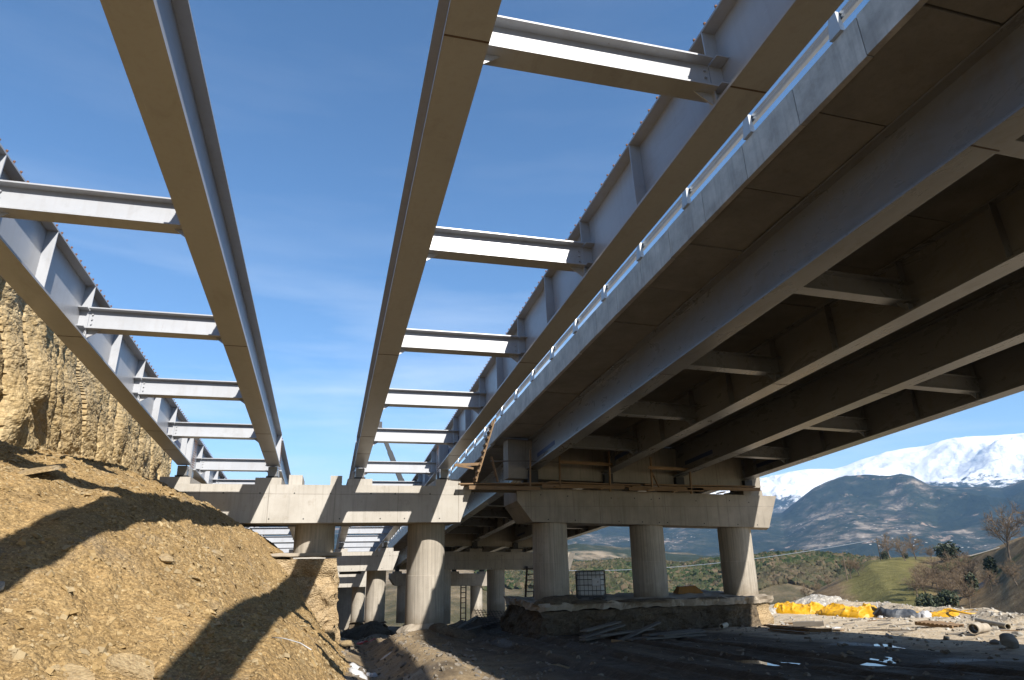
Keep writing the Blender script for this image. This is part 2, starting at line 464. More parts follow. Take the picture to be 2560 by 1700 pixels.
def knoll_mat():
    n = NT('grass_knoll')
    p = n.pos()
    a = n.noise(p, 0.02, 6, 0.6, 0.3)
    b = n.noise(p, 0.35, 6, 0.7)
    x, y, z = n.sep(p)
    azr = n.math('ARCTAN2', x, y)
    brown = n.ramp(b, [(0.3, (0.125, 0.083, 0.042)), (0.55, (0.225, 0.158, 0.085)), (0.75, (0.32, 0.24, 0.135))])
    green = n.ramp(b, [(0.3, (0.100, 0.087, 0.030)), (0.55, (0.165, 0.146, 0.050)), (0.75, (0.235, 0.205, 0.085))])
    m1 = n.ramp(n.math('MULTIPLY_ADD', n.math('SUBTRACT', a, 0.5), 0.14, azr), [(0.680, 0.0), (0.705, 1.0), (0.782, 1.0), (0.812, 0.0)])
    c = n.mix(m1, brown, green)
    m2 = n.ramp(a, [(0.60, 0.0), (0.66, 1.0)])
    c = n.mix(n.math('MULTIPLY', m2, 0.7), c, (0.055, 0.115, 0.02))
    return n.set(col=c, rough=0.95, spec=0.1, normal=n.bump(n.noise(p, 1.3, 6, 0.7), 0.8, 0.6))


def mountain_mat(name, snow):
    n = NT(name)
    p = n.pos()
    x, y, z = n.sep(p)
    a = n.noise(p, 0.0024, 9, 0.66, 0.3)
    b = n.noise(p, 0.014, 8, 0.72)
    slope = n.sep(n.geo.outputs['Normal'])[2]
    veg = n.ramp(n.math('MULTIPLY_ADD', b, 0.45, n.math('MULTIPLY', a, 0.55)),
                 [(0.42, (0.014, 0.023, 0.017)), (0.515, (0.030, 0.040, 0.027)), (0.565, (0.10, 0.09, 0.07)), (0.63, (0.36, 0.295, 0.225))])
    if snow:
        w = n.math('MULTIPLY_ADD', n.math('SUBTRACT', b, 0.5), 700.0, n.math('MULTIPLY_ADD', n.math('SUBTRACT', a, 0.5), 500.0, z))
        w = n.math('MULTIPLY_ADD', slope, 500.0, w)
        m = n.ramp(n.math('DIVIDE', w, 2000.0), [(0.455, 0.0), (0.50, 1.0)])
        rock = n.mix(b, (0.10, 0.095, 0.09), (0.20, 0.19, 0.18))
        c = n.mix(m, n.mix(n.ramp(n.math('DIVIDE', z, 1000.0), [(0.55, 0.0), (0.75, 1.0)]), veg, rock), (1.0, 1.0, 1.0))
    else:
        sc = n.noise(p, 0.0065, 8, 0.72, 0.3)
        m = n.ramp(sc, [(0.60, 0.0), (0.645, 1.0)])
        c = n.mix(n.math('MULTIPLY', m, 0.85), veg, (0.40, 0.29, 0.215))
        vil = n.voro(p, 0.03, 'F1')
        vm = n.math('MULTIPLY', n.ramp(vil, [(0.10, 1.0), (0.16, 0.0)]), n.ramp(n.noise(p, 0.0025, 3), [(0.50, 0.0), (0.60, 1.0)]))
        vm = n.math('MULTIPLY', vm, n.ramp(n.math('DIVIDE', z, 400.0), [(0.30, 1.0), (0.55, 0.0)]))
        c = n.mix(vm, c, (0.62, 0.56, 0.5))
    return n.set(col=c, rough=0.95, spec=0.1, normal=n.bump(b, 0.8, 30.0))


M['terrain'] = terrain_mat()
M['knoll'] = knoll_mat()
M['mountain'] = mountain_mat('forested_mountain', False)
M['snow'] = mountain_mat('snowy_mountain', True)


# ------------------------------------------------------------------ mesh and object helpers
class MB:
    """collects geometry for ONE mesh"""
    def __init__(self):
        self.v, self.f = [], []

    def add(self, vs, fs):
        b = len(self.v)
        self.v.extend([tuple(q) for q in vs])
        self.f.extend([tuple(b + i for i in q) for q in fs])
        return self

    def box(self, x0, x1, y0, y1, z0, z1):
        vs = [(x, y, z) for z in (z0, z1) for y in (y0, y1) for x in (x0, x1)]
        return self.add(vs, [(0, 2, 3, 1), (4, 5, 7, 6), (0, 1, 5, 4), (2, 6, 7, 3), (0, 4, 6, 2), (1, 3, 7, 5)])

    def hexa(self, lo, hi):
        """two quads (same winding, counter-clockwise seen from above), bottom and top"""
        return self.add(list(lo) + list(hi), [(3, 2, 1, 0), (4, 5, 6, 7), (0, 1, 5, 4), (1, 2, 6, 5), (2, 3, 7, 6), (3, 0, 4, 7)])

    def beam(self, a, b, w, h, up=(0, 0, 1)):
        """rectangular bar from a to b"""
        a, b = Vector(a), Vector(b)
        d = (b - a).normalized()
        up = Vector(up)
        if abs(d.dot(up)) > 0.98: up = Vector((1, 0, 0))
        s = d.cross(up).normalized() * (w / 2)
        u = s.cross(d).normalized() * (h / 2)
        vs = [p + i * s + j * u for p in (a, b) for i, j in ((-1, -1), (1, -1), (1, 1), (-1, 1))]
        return self.add(vs, [(0, 1, 2, 3), (7, 6, 5, 4), (0, 4, 5, 1), (1, 5, 6, 2), (2, 6, 7, 3), (3, 7, 4, 0)])

    def tube(self, pts, rad, n=8, caps=True):
        pts = [Vector(p) for p in pts]
        if not isinstance(rad, (list, tuple)): rad = [rad] * len(pts)
        b = len(self.v)
        ref = None
        for i, p in enumerate(pts):
            d = (pts[min(i + 1, len(pts) - 1)] - pts[max(i - 1, 0)]).normalized()
            if ref is None or abs(d.dot(ref)) > 0.95:
                ref = Vector((0, 0, 1)) if abs(d.z) < 0.9 else Vector((1, 0, 0))
            s = d.cross(ref).normalized()
            u = s.cross(d)
            for k in range(n):
                t = 2 * math.pi * k / n
                self.v.append(tuple(p + (s * math.cos(t) + u * math.sin(t)) * rad[i]))
        for i in range(len(pts) - 1):
            for k in range(n):
                self.f.append((b + i * n + k, b + i * n + (k + 1) % n, b + (i + 1) * n + (k + 1) % n, b + (i + 1) * n + k))
        if caps:
            self.f.append(tuple(b + k for k in range(n))[::-1])
            self.f.append(tuple(b + (len(pts) - 1) * n + k for k in range(n)))
        return self

    def mesh(self, name, mat, smooth=False):
        me = bpy.data.meshes.new(name)
        me.from_pydata(self.v, [], self.f)
        me.materials.append(mat)
        if smooth:
            me.polygons.foreach_set('use_smooth', [True] * len(me.polygons))
        me.update()
        return me


def put(name, me, parent=None, loc=None, rot=None):
    o = bpy.data.objects.new(name, me)
    COL.objects.link(o)
    if parent is not None: o.parent = parent
    if loc is not None: o.location = loc
    if rot is not None: o.rotation_euler = rot
    return o


def tag(o, label=None, cat=None, group=None, kind=None):
    if label: o['label'] = label
    if cat: o['category'] = cat
    if group: o['group'] = group
    if kind: o['kind'] = kind
    return o


def thing(name, label, cat, loc=(0, 0, 0), rot=(0, 0, 0), group=None):
    o = put(name, None, None, loc, rot)
    return tag(o, label, cat, group)


def copy_tree(o, parent=None, delta=None, label=None):
    c = o.copy()
    COL.objects.link(c)
    c.parent = parent
    if delta is not None: c.location = Vector(o.location) + Vector(delta)
    if label: c['label'] = label
    for ch in list(o.children):
        copy_tree(ch, c)
    return c


def grid_obj(name, X, Y, Z, mat, smooth=True, flip=False):
    ny, nx = X.shape
    v = np.stack([X, Y, Z], -1).reshape(-1, 3)
    i = np.arange((ny - 1) * (nx - 1))
    r_, c_ = i // (nx - 1), i % (nx - 1)
    a = r_ * nx + c_
    q = np.stack([a, a + 1, a + nx + 1, a + nx], -1)
    if flip: q = q[:, ::-1]
    me = bpy.data.meshes.new(name)
    me.vertices.add(len(v))
    me.vertices.foreach_set('co', v.ravel())
    me.loops.add(q.size)
    me.loops.foreach_set('vertex_index', q.ravel().astype(np.int32))
    me.polygons.add(len(q))
    me.polygons.foreach_set('loop_start', (np.arange(len(q)) * 4).astype(np.int32))
    me.polygons.foreach_set('loop_total', np.full(len(q), 4, np.int32))
    me.polygons.foreach_set('use_smooth', np.full(len(q), smooth))
    me.materials.append(mat)
    me.update(calc_edges=True)
    me.validate()
    return put(name, me)


def lerp_table(xk, yk, T, x, y):
    """bilinear lookup in a table T[yk][xk] with smooth knots"""
    xk, yk, T = np.asarray(xk, float), np.asarray(yk, float), np.asarray(T, float)
    x, y = np.broadcast_arrays(np.asarray(x, float), np.asarray(y, float))
    i = np.clip(np.searchsorted(xk, x) - 1, 0, len(xk) - 2)
    j = np.clip(np.searchsorted(yk, y) - 1, 0, len(yk) - 2)
    fx = np.clip((x - xk[i]) / (xk[i + 1] - xk[i]), 0, 1)
    fy = np.clip((y - yk[j]) / (yk[j + 1] - yk[j]), 0, 1)
    return (T[j, i] * (1 - fx) + T[j, i + 1] * fx) * (1 - fy) + (T[j + 1, i] * (1 - fx) + T[j + 1, i + 1] * fx) * fy

# ================================================================== THE SETTING
S_LONG = -0.079           # the bridges fall away from the camera
SPAN = 28.8
DROP = S_LONG * SPAN


PUDDLES = ((9.7, 14.3, 0.9, 1.0), (11.3, 13.1, 1.3, 0.8), (14.8, 15.6, 0.4, 1.5), (5.8, 16.9, 0.5, 0.5))


def zground(x, y):
    x, y = np.broadcast_arrays(np.asarray(x, float), np.asarray(y, float))
    z = -1.65 - 0.05 * np.clip(y, -6, 26) - 0.082 * np.clip(y - 26, 0, 200)
    # valley side beyond the right piers
    z = z - 0.10 * np.clip(y - 33, 0, 200) * sstep(9, 22, x) * sstep(24, 19, x - 0.12 * np.clip(y - 33, 0, 60))
    # the flat, sunlit tip on the right stays up
    flat = -1.65 - 0.05 * np.clip(y, -6, 29) - 0.01 * np.clip(y - 29, 0, 20)
    z = np.where(x > 19, z + (flat - z) * sstep(19, 23, x) * sstep(46, 38, y), z)
    xe = np.interp(y, [-40, 10, 20, 26, 31, 36, 42, 50], [21.5, 22.5, 25.0, 29.2, 30.3, 30.5, 31.5, 27.0])
    over = x - xe - 0.5 * vnoise(y * 0.6, 3.0)
    z = z + 0.28 * np.exp(-((over + 0.6) / 0.7) ** 2) * sstep(12, 18, y)
    z = z - 0.62 * np.clip(over, 0, 14)
    z = z - 0.6 * np.clip(y - 44, 0, 12) * sstep(17, 24, x)
    # drainage ditch between the rock slope and the left column, heap round the column foot
    z = z - 0.32 * np.exp(-((x - 1.35 - 0.02 * (y - 15)) / 0.55) ** 2) * sstep(9, 13, y)
    z = z + 0.30 * np.exp(-(((x - 2.7) / 0.55) ** 2)) * sstep(13, 17, y) * sstep(30, 25, y)
    z = z + 0.42 * np.exp(-(((x - 3.9) / 1.2) ** 2 + ((y - 28.0) / 1.6) ** 2))
    z = z + 0.36 * np.exp(-(((x - 2.0) / 1.1) ** 2 + ((y - 36.0) / 5.0) ** 2))
    # spoil under the right bridge behind the front pier
    z = z + 0.75 * np.exp(-(((x - 8.2) / 2.3) ** 2 + ((y - 37.0) / 4.0) ** 2))
    # wheel ruts curving under the bridge
    for off in (0.0, 1.75, 3.9, 5.7):
        c = 5.6 + off + 0.012 * (y - 16) ** 2 * np.where(y < 16, 1.1, 0.35)
        z = z - 0.10 * np.exp(-((x - c) / 0.24) ** 2) + 0.06 * np.exp(-((np.abs(x - c) - 0.42) / 0.16) ** 2)
    for cx_, cy_, a_, b_ in PUDDLES:
        z = z - 0.09 * np.exp(-(((x - cx_) / a_) ** 2 + ((y - cy_) / b_) ** 2))
    rough = 0.55 + 0.45 * sstep(4, 1, x) + 0.5 * sstep(17.5, 21, x)
    z = z + rough * (0.085 * fbm(x * 0.45, y * 0.45, o=4) + 0.035 * fbm(x * 2.6, y * 2.6, 4.0, o=4) + 0.012 * vnoise(x * 11, y * 11))
    return z


def zg(x, y):
    return float(zground(x, y))


def axis(parts):
    out = []
    for a, b, st in parts:
        out.append(np.arange(a, b, st))
    out.append([parts[-1][1]])
    return np.concatenate(out)


gx = axis([(-60, -12, 6), (-12, -2, 0.8), (-2, 22, 0.11), (22, 34, 0.16), (34, 60, 2.0)])
gy = axis([(-70, -5, 5), (-5, 8, 0.8), (8, 30, 0.12), (30, 46, 0.25), (46, 120, 1.0)])
GX, GY = np.meshgrid(gx, gy)
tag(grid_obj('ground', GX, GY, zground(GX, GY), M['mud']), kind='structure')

# --- scree slope on the left
SX = [-16, -9, -7, -5.5, -4, -2.5, -1.5, -0.75, 0.0, 0.6, 1.3]
SY = [-12, 0, 5, 8, 10, 12, 14, 17, 22, 25.5, 28, 34, 44, 60, 90, 120]
ST = [[-.2, -.9, -1.2, -1.4, -1.6, -1.7, -1.8, -1.85, -1.9, -2.0, -2.4],
      [.6, -.4, -.9, -1.2, -1.5, -1.7, -1.8, -1.85, -1.95, -2.05, -2.5],
      [1.2, .2, -.5, -.95, -1.35, -1.65, -1.8, -1.9, -2.1, -2.3, -2.6],
      [2.0, 1.0, .35, -.45, -1.2, -1.55, -1.72, -1.68, -2.1, -2.5, -2.8],
      [2.9, 1.8, 1.05, .15, -.62, -1.25, -1.60, -1.48, -2.1, -2.6, -2.9],
      [3.7, 2.6, 1.75, 1.02, .38, -.55, -1.06, -1.13, -2.1, -2.7, -3.0],
      [4.4, 3.2, 2.25, 1.6, .96, -.20, -.95, -1.08, -1.72, -2.6, -3.0],
      [4.6, 3.35, 2.45, 2.1, 1.46, .05, -.88, -1.18, -1.75, -2.6, -3.2],
      [4.9, 3.6, 2.82, 2.4, 1.72, .42, -.80, -1.32, -2.05, -2.75, -3.4],
      [5.0, 3.8, 2.98, 2.45, 1.72, .80, -.20, -1.20, -2.3, -2.9, -3.6],
      [5.0, 3.9, 3.05, 2.45, 1.60, .85, .10, -.80, -2.4, -3.1, -3.8],
      [3.6, 3.0, 2.4, 1.9, 1.2, .65, .0, -1.0, -2.7, -3.6, -4.2],
      [1.6, 1.2, .9, .6, .2, -.2, -.7, -1.6, -3.4, -4.4, -5.0],
      [.0, -.2, -.4, -.6, -.9, -1.4, -2.0, -2.8, -4.6, -5.6, -6.2],
      [-2.5, -2.7, -2.9, -3.1, -3.4, -3.9, -4.4, -5.3, -7.1, -8.1, -8.7],
      [-5, -5.2, -5.4, -5.6, -5.9, -6.4, -6.9, -7.8, -9.5, -10.5, -11.1]]


def zslope0(x, y):
    # blurred table so the knots do not show
    z = 0
    for dx, dy, w in ((0, 0, .28), (.45, 0, .18), (-.45, 0, .18), (0, .9, .18), (0, -.9, .18)):
        z = z + w * lerp_table(SX, SY, ST, x + dx, y + dy)
    return z


def zslope(x, y, fine=True):
    z = zslope0(x, y)
    strat = fbm(x * 0.55 + y * 0.22, y * 0.16 - x * 0.08, o=3)
    z = z + 0.16 * fbm(x * 0.8, y * 0.5, 2.0, o=4) + 0.10 * np.abs(strat)
    if fine:
        z = z + 0.085 * fbm(x * 1.9, y * 1.9, 12.0, o=3, g=0.6) * sstep(7, 9, y)
        led = fbm(x * 2.1 + 0.8 * y, y * 0.9 - 0.7 * x, 7.0, o=4)
        z = z + 0.060 * np.sign(led) * np.abs(led) ** 0.55 + 0.034 * fbm(x * 6, y * 6, 1.0, o=3, g=0.75) + 0.014 * vnoise(x * 17, y * 17, 3)
    return z


sx = axis([(-16, -9, 0.5), (-9, 1.3, 0.055)])
sy = axis([(-12, 6, 0.5), (6, 8, 0.12), (8, 18, 0.058), (18, 29, 0.085), (29, 50, 0.4), (50, 120, 1.5)])
QX, QY = np.meshgrid(sx, sy)
tag(grid_obj('scree_slope', QX, QY, zslope(QX, QY), M['scree'], smooth=False), kind='structure')

# --- cut rock wall with the tooth marks of the digger
wy = axis([(-6, 9, 0.5), (9, 40, 0.05)])
wz = np.linspace(0, 1, 170)
WY, WT = np.meshgrid(wy, wz)
WB = zslope0(np.full_like(WY, -7.0), WY) - 1.2
WTOP = 8.75 + S_LONG * WY
WZ = WB + (WTOP - WB) * WT
hgt = WZ - WB
gr = WY * 1.0 + 0.85 * vnoise(WY * 0.42, 1.5) + 0.16 * vnoise(WY * 0.6, WZ * 0.5, 4) + 0.11 * hgt
fr = gr - np.floor(gr)
cell = np.floor(gr)
groove = 0.30 * np.sqrt(np.clip(1 - ((fr - 0.46) / 0.54) ** 2, 0, 1))
dep = (0.25 + 0.9 * (vnoise(cell * 3.7, 5.5) * 0.5 + 0.5)) * (0.15 + 0.85 * sstep(0.4, 3.0, hgt + 0.8 * vnoise(cell * 1.9, 2.2)))
dep = dep * (0.75 + 0.5 * vnoise(WY * 0.8, WZ * 0.9, 8))
br = fbm(WY * 2.2, WZ * 3.6 + WY * 1.3, 1.0, o=5, g=0.62)
ch = fbm(WY * 6.5 + 0.6 * WZ, WZ * 7.5 + WY * 3, 3.0, o=3, g=0.6)
step_ = np.floor((fbm(WY * 0.9, WZ * 0.8 + WY * 0.4, 6.0, o=3) + 1) * 7) / 7 - 1
WX = -7.35 - 0.10 * hgt + groove * dep * 1.6 + 0.07 * br + 0.035 * ch + 0.025 * step_ + 0.25 * vnoise(WY * 0.23, 2.0)
WX = WX - 0.85 * np.clip(WY - 36.2, 0, 9) ** 1.6 * 1.3
tag(grid_obj('rock_wall', WX, WY, WZ, M['wall'], smooth=False), kind='structure')

# --- rim of the hillside above the wall, out of sight behind the outer girder
rx = np.linspace(0, 1, 10)
RY, RT = np.meshgrid(axis([(-6, 40, 0.6)]), rx)
RX = -7.6 - 0.7 + (-40 + 8.3) * RT - 0.85 * np.clip(RY - 36.2, 0, 9) ** 1.6 * 1.3 * (1 - RT)
RZ = 8.6 + S_LONG * RY + RT * 3.0 - 0.3
tag(grid_obj('hillside', RX, RY, RZ, M['scree'], smooth=True, flip=True), kind='structure')


# --- excavated blocks that carry the column feet
def crumbled_block(name, x0, x1, y0, y1, z0, z1, mat, amp, step, taper=0.0, seed=0.0, top_amp=0.02, rim=0.15):
    """a dug-out block: four ragged sides and a flat top, one closed skin"""
    nx, ny, nz = [max(2, int(d / step)) for d in (x1 - x0, y1 - y0, z1 - z0)]
    verts, faces = [], []

    def face(fn, a, b):
        base = len(verts)
        for j in range(b + 1):
            for i in range(a + 1):
                verts.append(fn(i / a, j / b))
        for j in range(b):
            for i in range(a):
                k = base + j * (a + 1) + i
                faces.append((k, k + 1, k + a + 2, k + a + 1))
    face(lambda u, v: (x0 + (x1 - x0) * u, y0, z0 + (z1 - z0) * v), nx, nz)
    face(lambda u, v: (x1 - (x1 - x0) * u, y1, z0 + (z1 - z0) * v), nx, nz)
    face(lambda u, v: (x1, y0 + (y1 - y0) * u, z0 + (z1 - z0) * v), ny, nz)
    face(lambda u, v: (x0, y1 - (y1 - y0) * u, z0 + (z1 - z0) * v), ny, nz)
    face(lambda u, v: (x0 + (x1 - x0) * u, y0 + (y1 - y0) * v, z1), nx, ny)
    P = np.array(verts)
    t = (z1 - P[:, 2]) / (z1 - z0)
    cx, cy = (x0 + x1) / 2, (y0 + y1) / 2
    n1 = fbm(P[:, 0] * 1.1 + seed, P[:, 1] * 1.1, P[:, 2] * 1.4, o=5, g=0.6)
    n2 = fbm(P[:, 0] * 1.1 + seed + 40, P[:, 1] * 1.1, P[:, 2] * 1.4, o=5, g=0.6)
    k = amp * np.clip(t * 5, rim, 1)
    out = taper * t ** 1.6
    P[:, 0] += np.sign(P[:, 0] - cx) * out * (np.abs(P[:, 0] - cx) > (x1 - x0) * 0.49) + k * n1
    P[:, 1] += np.sign(P[:, 1] - cy) * out * (np.abs(P[:, 1] - cy) > (y1 - y0) * 0.49) + k * n2
    P[:, 2] += top_amp * fbm(P[:, 0] * 2, P[:, 1] * 2, seed, o=3)
    b = MB()
    b.v = [tuple(q) for q in P]
    b.f = faces
    return b.mesh(name, mat)


# --- far terrain
def V_far(az, r):
    """height of the country beyond the site, azimuth in degrees from +Y towards +X"""
    eA = np.interp(az, [-40, 0, 12, 18, 24, 30, 34, 38, 41, 46, 60, 90], [-.4, -.6, -.9, -1.0, -.95, -.8, -.74, -.56, -.8, -1.1, -1.4, -1.4])
    rA = 470 + 25 * np.sin(az * 0.5) + 0.0 * r
    zA = rA * np.tan(np.radians(eA))
    eB = np.interp(az, [-40, 0, 14, 20, 23, 27, 32, 38, 60, 90], [.6, .5, .25, .42, .25, -.25, -.5, -.65, -.8, -.8])
    rB = 1500.0
    zB = rB * np.tan(np.radians(eB))
    x, y = r * np.sin(np.radians(az)), r * np.cos(np.radians(az))
    n = fbm(x * 0.011, y * 0.011, o=5)
    n2 = ridged(x * 0.004, y * 0.004, 2.0, o=4)
    low = -40.0
    z = np.full_like(r, low)
    z = low + (zA - low) * sstep(230, rA, r)
    z = np.where(r > rA, zA + (-55 - zA) * sstep(rA, 900, r), z)
    z = np.where(r > 900, -55 + (zB + 55) * sstep(900, rB, r), z)
    z = np.where(r > rB, zB + (-110 - zB) * sstep(rB, 2500, r), z)
    z = z + 9 * n * sstep(100, 300, r) * (0.3 + 0.7 * sstep(0, 60, np.abs(r - rA))) + 10 * n2 * sstep(700, 1200, r)
    return z


KS = 1.8


def knoll_z(az, r):
    """grassy knoll and the brown slope climbing to the right"""
    az, r = np.asarray(az, float), np.asarray(r, float)
    xx, yy = r * np.sin(np.radians(az)), r * np.cos(np.radians(az))
    return KS * knoll_unit(az + 1.1 * fbm(xx * 0.022, yy * 0.022, 4.0, o=3), r / KS)


def knoll_unit(az, r):
    x, y = r * np.sin(np.radians(az)), r * np.cos(np.radians(az))
    top = np.interp(az, [30, 36.5, 38.3, 40.8, 42.2, 43.6, 47.2, 48.2, 49.6, 51.4, 55, 62, 75],
                    [-6.2, -4.6, -3.25, -1.95, -1.0, -.78, -.72, -.72, -.25, .6, 1.6, 2.8, 4.2])
    rt = np.interp(az, [30, 40, 46, 50, 56, 75], [120, 125, 150, 120, 95, 85])
    zt = rt * np.tan(np.radians(top))
    foot = np.interp(az, [30, 40, 47, 50, 56, 75], [-13, -11, -10.5, -9, -5.5, -2])
    rf = np.interp(az, [30, 47, 50, 56, 75], [78, 70, 60, 48, 42])
    z = foot + (zt - foot) * np.clip((r - rf) / (rt - rf), 0, 1) ** np.interp(az, [40, 44, 48, 52], [1.0, .72, .8, 1.0])
    z = np.where(r < rf, foot, z)
    plate = np.interp(az, [36, 42, 48, 56], [4, 26, 34, 40])
    z = np.where(r > rt, zt, z)
    z = np.where(r > rt + plate, zt - 0.42 * (r - rt - plate), z)
    z = z + 0.55 * fbm(x * 0.07, y * 0.07, 5.0, o=5) * np.clip((r - rf) / 30, 0.15, 1) * sstep(0, 25, np.abs(r - rt) + 6)
    return z


azk = np.concatenate([np.arange(-30, 14, 0.8), np.arange(14, 57, 0.16), np.arange(57, 92, 0.8)])
rk = np.concatenate([np.linspace(34, 60, 14), 60 * (3000 / 60) ** np.linspace(0, 1, 190)[1:]])
AZ, RR = np.meshgrid(azk, rk)
TX, TY = RR * np.sin(np.radians(AZ)), RR * np.cos(np.radians(AZ))
TZ = V_far(AZ, RR)
near = zground(np.clip(TX, -60, 44), np.clip(TY, -60, 119)) - 0.5
TZ = near + (TZ - near) * sstep(44, 105, RR)
tag(grid_obj('valley_hills', TX, TY, TZ, M['terrain'], flip=True), kind='structure')

azk2 = np.arange(29, 78, 0.2)
rk2 = np.linspace(40, 200, 170) * KS
AZ2, RR2 = np.meshgrid(azk2, rk2)
KZ = knoll_z(AZ2, RR2)
KX, KY = RR2 * np.sin(np.radians(AZ2)), RR2 * np.cos(np.radians(AZ2))
KZ = KZ - 24 * sstep(33.5, 29, AZ2)
tag(grid_obj('grass_knoll', KX, KY, KZ, M['knoll'], flip=True), kind='structure')


def mountain(name, azs, rs, crest_az, crest_el, r_crest, z_base, mat, amp, fr_, seed, r_foot, backdrop):
    A, Rr = np.meshgrid(azs, rs)
    x, y = Rr * np.sin(np.radians(A)), Rr * np.cos(np.radians(A))
    zc = r_crest * np.tan(np.radians(np.interp(A, crest_az, crest_el)))
    t = np.clip((Rr - r_foot) / (r_crest - r_foot), 0, 1)
    z = z_base + (zc - z_base) * (0.45 * t + 0.55 * sstep(0, 1, t))
    z = np.where(Rr > r_crest, zc - backdrop * (Rr - r_crest), z)
    rd = ridged(x * fr_ + seed, y * fr_, 1.0, o=6)
    fb = fbm(x * fr_ * 3.1, y * fr_ * 3.1, seed, o=5)
    env = np.clip(t * 1.6, 0, 1) * np.clip((r_crest - Rr) / (r_crest * 0.12), 0.10, 1)
    z = z + amp * env * (0.75 * (rd - 0.35) + 0.35 * fb)
    return tag(grid_obj(name, x, y, z, mat, flip=True), kind='structure')


azm = np.concatenate([np.arange(-32, 14, 0.6), np.arange(14, 57, 0.11), np.arange(57, 92, 0.6)])
mountain('forested_mountain', azm, np.linspace(2300, 5300, 130),
         [-40, -5, 10, 25, 33, 36.5, 37.5, 39, 40.2, 41.4, 42.6, 44.3, 45.1, 45.8, 46.8, 48.6, 50, 50.9, 52.2, 58, 70, 95],
         [2.0, 2.3, 2.8, 3.0, 2.7, 2.78, 3.49, 4.54, 5.03, 5.33, 5.29, 5.08, 5.2, 4.98, 4.26, 4.08, 4.04, 3.86, 4.26, 4.4, 4.2, 3.5],
         4600, -115, M['mountain'], 95, 0.0011, 3.3, 2300, 0.25)
mountain('snow_mountain', azm, np.linspace(5200, 11500, 120),
         [-40, 0, 20, 30, 35.8, 37.5, 38.85, 40.6, 41.5, 42.7, 44.3, 46.1, 48.1, 50.7, 52.9, 60, 75, 95],
         [2.5, 3.2, 4.2, 5.0, 5.54, 5.89, 6.03, 5.86, 6.07, 6.47, 6.71, 6.88, 7.14, 7.34, 7.26, 7.0, 6.0, 5.0],
         9400, 60, M['snow'], 330, 0.0007, 8.1, 5200, 0.3)


# --- forest on the near ridge: one mass of crowns
def blob_cloud(name, P, Sz, mat, nv=1, seed=1):
    """many small ragged crowns in one mesh"""
    rs = np.random.RandomState(seed)
    t = (1 + 5 ** 0.5) / 2
    ico = np.array([(-1, t, 0), (1, t, 0), (-1, -t, 0), (1, -t, 0), (0, -1, t), (0, 1, t), (0, -1, -t), (0, 1, -t), (t, 0, -1), (t, 0, 1), (-t, 0, -1), (-t, 0, 1)]) / 1.9
    tri = np.array([(0, 11, 5), (0, 5, 1), (0, 1, 7), (0, 7, 10), (0, 10, 11), (1, 5, 9), (5, 11, 4), (11, 10, 2), (10, 7, 6), (7, 1, 8),
                    (3, 9, 4), (3, 4, 2), (3, 2, 6), (3, 6, 8), (3, 8, 9), (4, 9, 5), (2, 4, 11), (6, 2, 10), (8, 6, 7), (9, 8, 1)])
    n = len(P)
    v = ico[None] * (0.65 + 0.7 * rs.rand(n, 12, 1)) * (0.8 + 0.4 * rs.rand(n, 1, 3))
    v = v * Sz[:, None, None] + P[:, None, :]
    f = tri[None] + (np.arange(n) * 12)[:, None, None]
    me = bpy.data.meshes.new(name)
    me.from_pydata(v.reshape(-1, 3).tolist(), [], f.reshape(-1, 3).tolist())
    me.materials.append(mat)
    return put(name, me)


def forest_mat():
    n = NT('mixed_forest')
    p = n.pos()
    r_ = n.sep(n.voro(p, 0.34, 'F1', 'Color'))[0]
    a = n.noise(p, 0.018, 4)
    c = n.ramp(r_, [(0.0, (0.020, 0.034, 0.014)), (0.45, (0.040, 0.055, 0.022)), (0.7, (0.075, 0.072, 0.035)), (1.0, (0.135, 0.100, 0.062))])
    c = n.mix(n.ramp(a, [(0.48, 0.0), (0.62, 0.6)]), c, (0.105, 0.078, 0.052))
    return n.set(col=c, rough=0.95, spec=0.1)


M['forest'] = forest_mat()
_r = np.random.RandomState(5)
fa = np.concatenate([_r.uniform(12, 47, 34000), _r.uniform(0, 45, 17000)])
frr = np.concatenate([300 + 230 * _r.rand(34000) ** 0.8, _r.uniform(112, 305, 17000)])
fx_, fy_ = frr * np.sin(np.radians(fa)), frr * np.cos(np.radians(fa))
dens = fbm(fx_ * 0.012, fy_ * 0.012, 9.0, o=4) - 0.10 * sstep(33, 28, fa)
kp = (dens > -0.16) & (knoll_z(fa, frr) < V_far(fa, frr) + 6)
fa, frr, fx_, fy_ = fa[kp], frr[kp], fx_[kp], fy_[kp]
fz = V_far(fa, frr)
fs = 0.9 + 1.5 * _r.rand(len(fa)) ** 1.7
FP = np.stack([fx_, fy_, fz + fs * 0.45], -1)
tag(blob_cloud('forest', FP, fs, M['forest'], seed=3), 'dense mixed woodland covering the near ridge across the valley', 'forest', kind='stuff')

# ================================================================== BRIDGES
Y0 = 28.4                                  # centre line of the first pier
Z_GIRDER = 5.73                            # underside of the girders at Y = 0
ZB = Z_GIRDER + S_LONG * Y0                # underside of the girders over the first pier
RX_ = math.atan(S_LONG)
H = 1.32
_mesh_cache = {}


def cached(key, fn):
    if key not in _mesh_cache:
        _mesh_cache[key] = fn()
    return _mesh_cache[key]


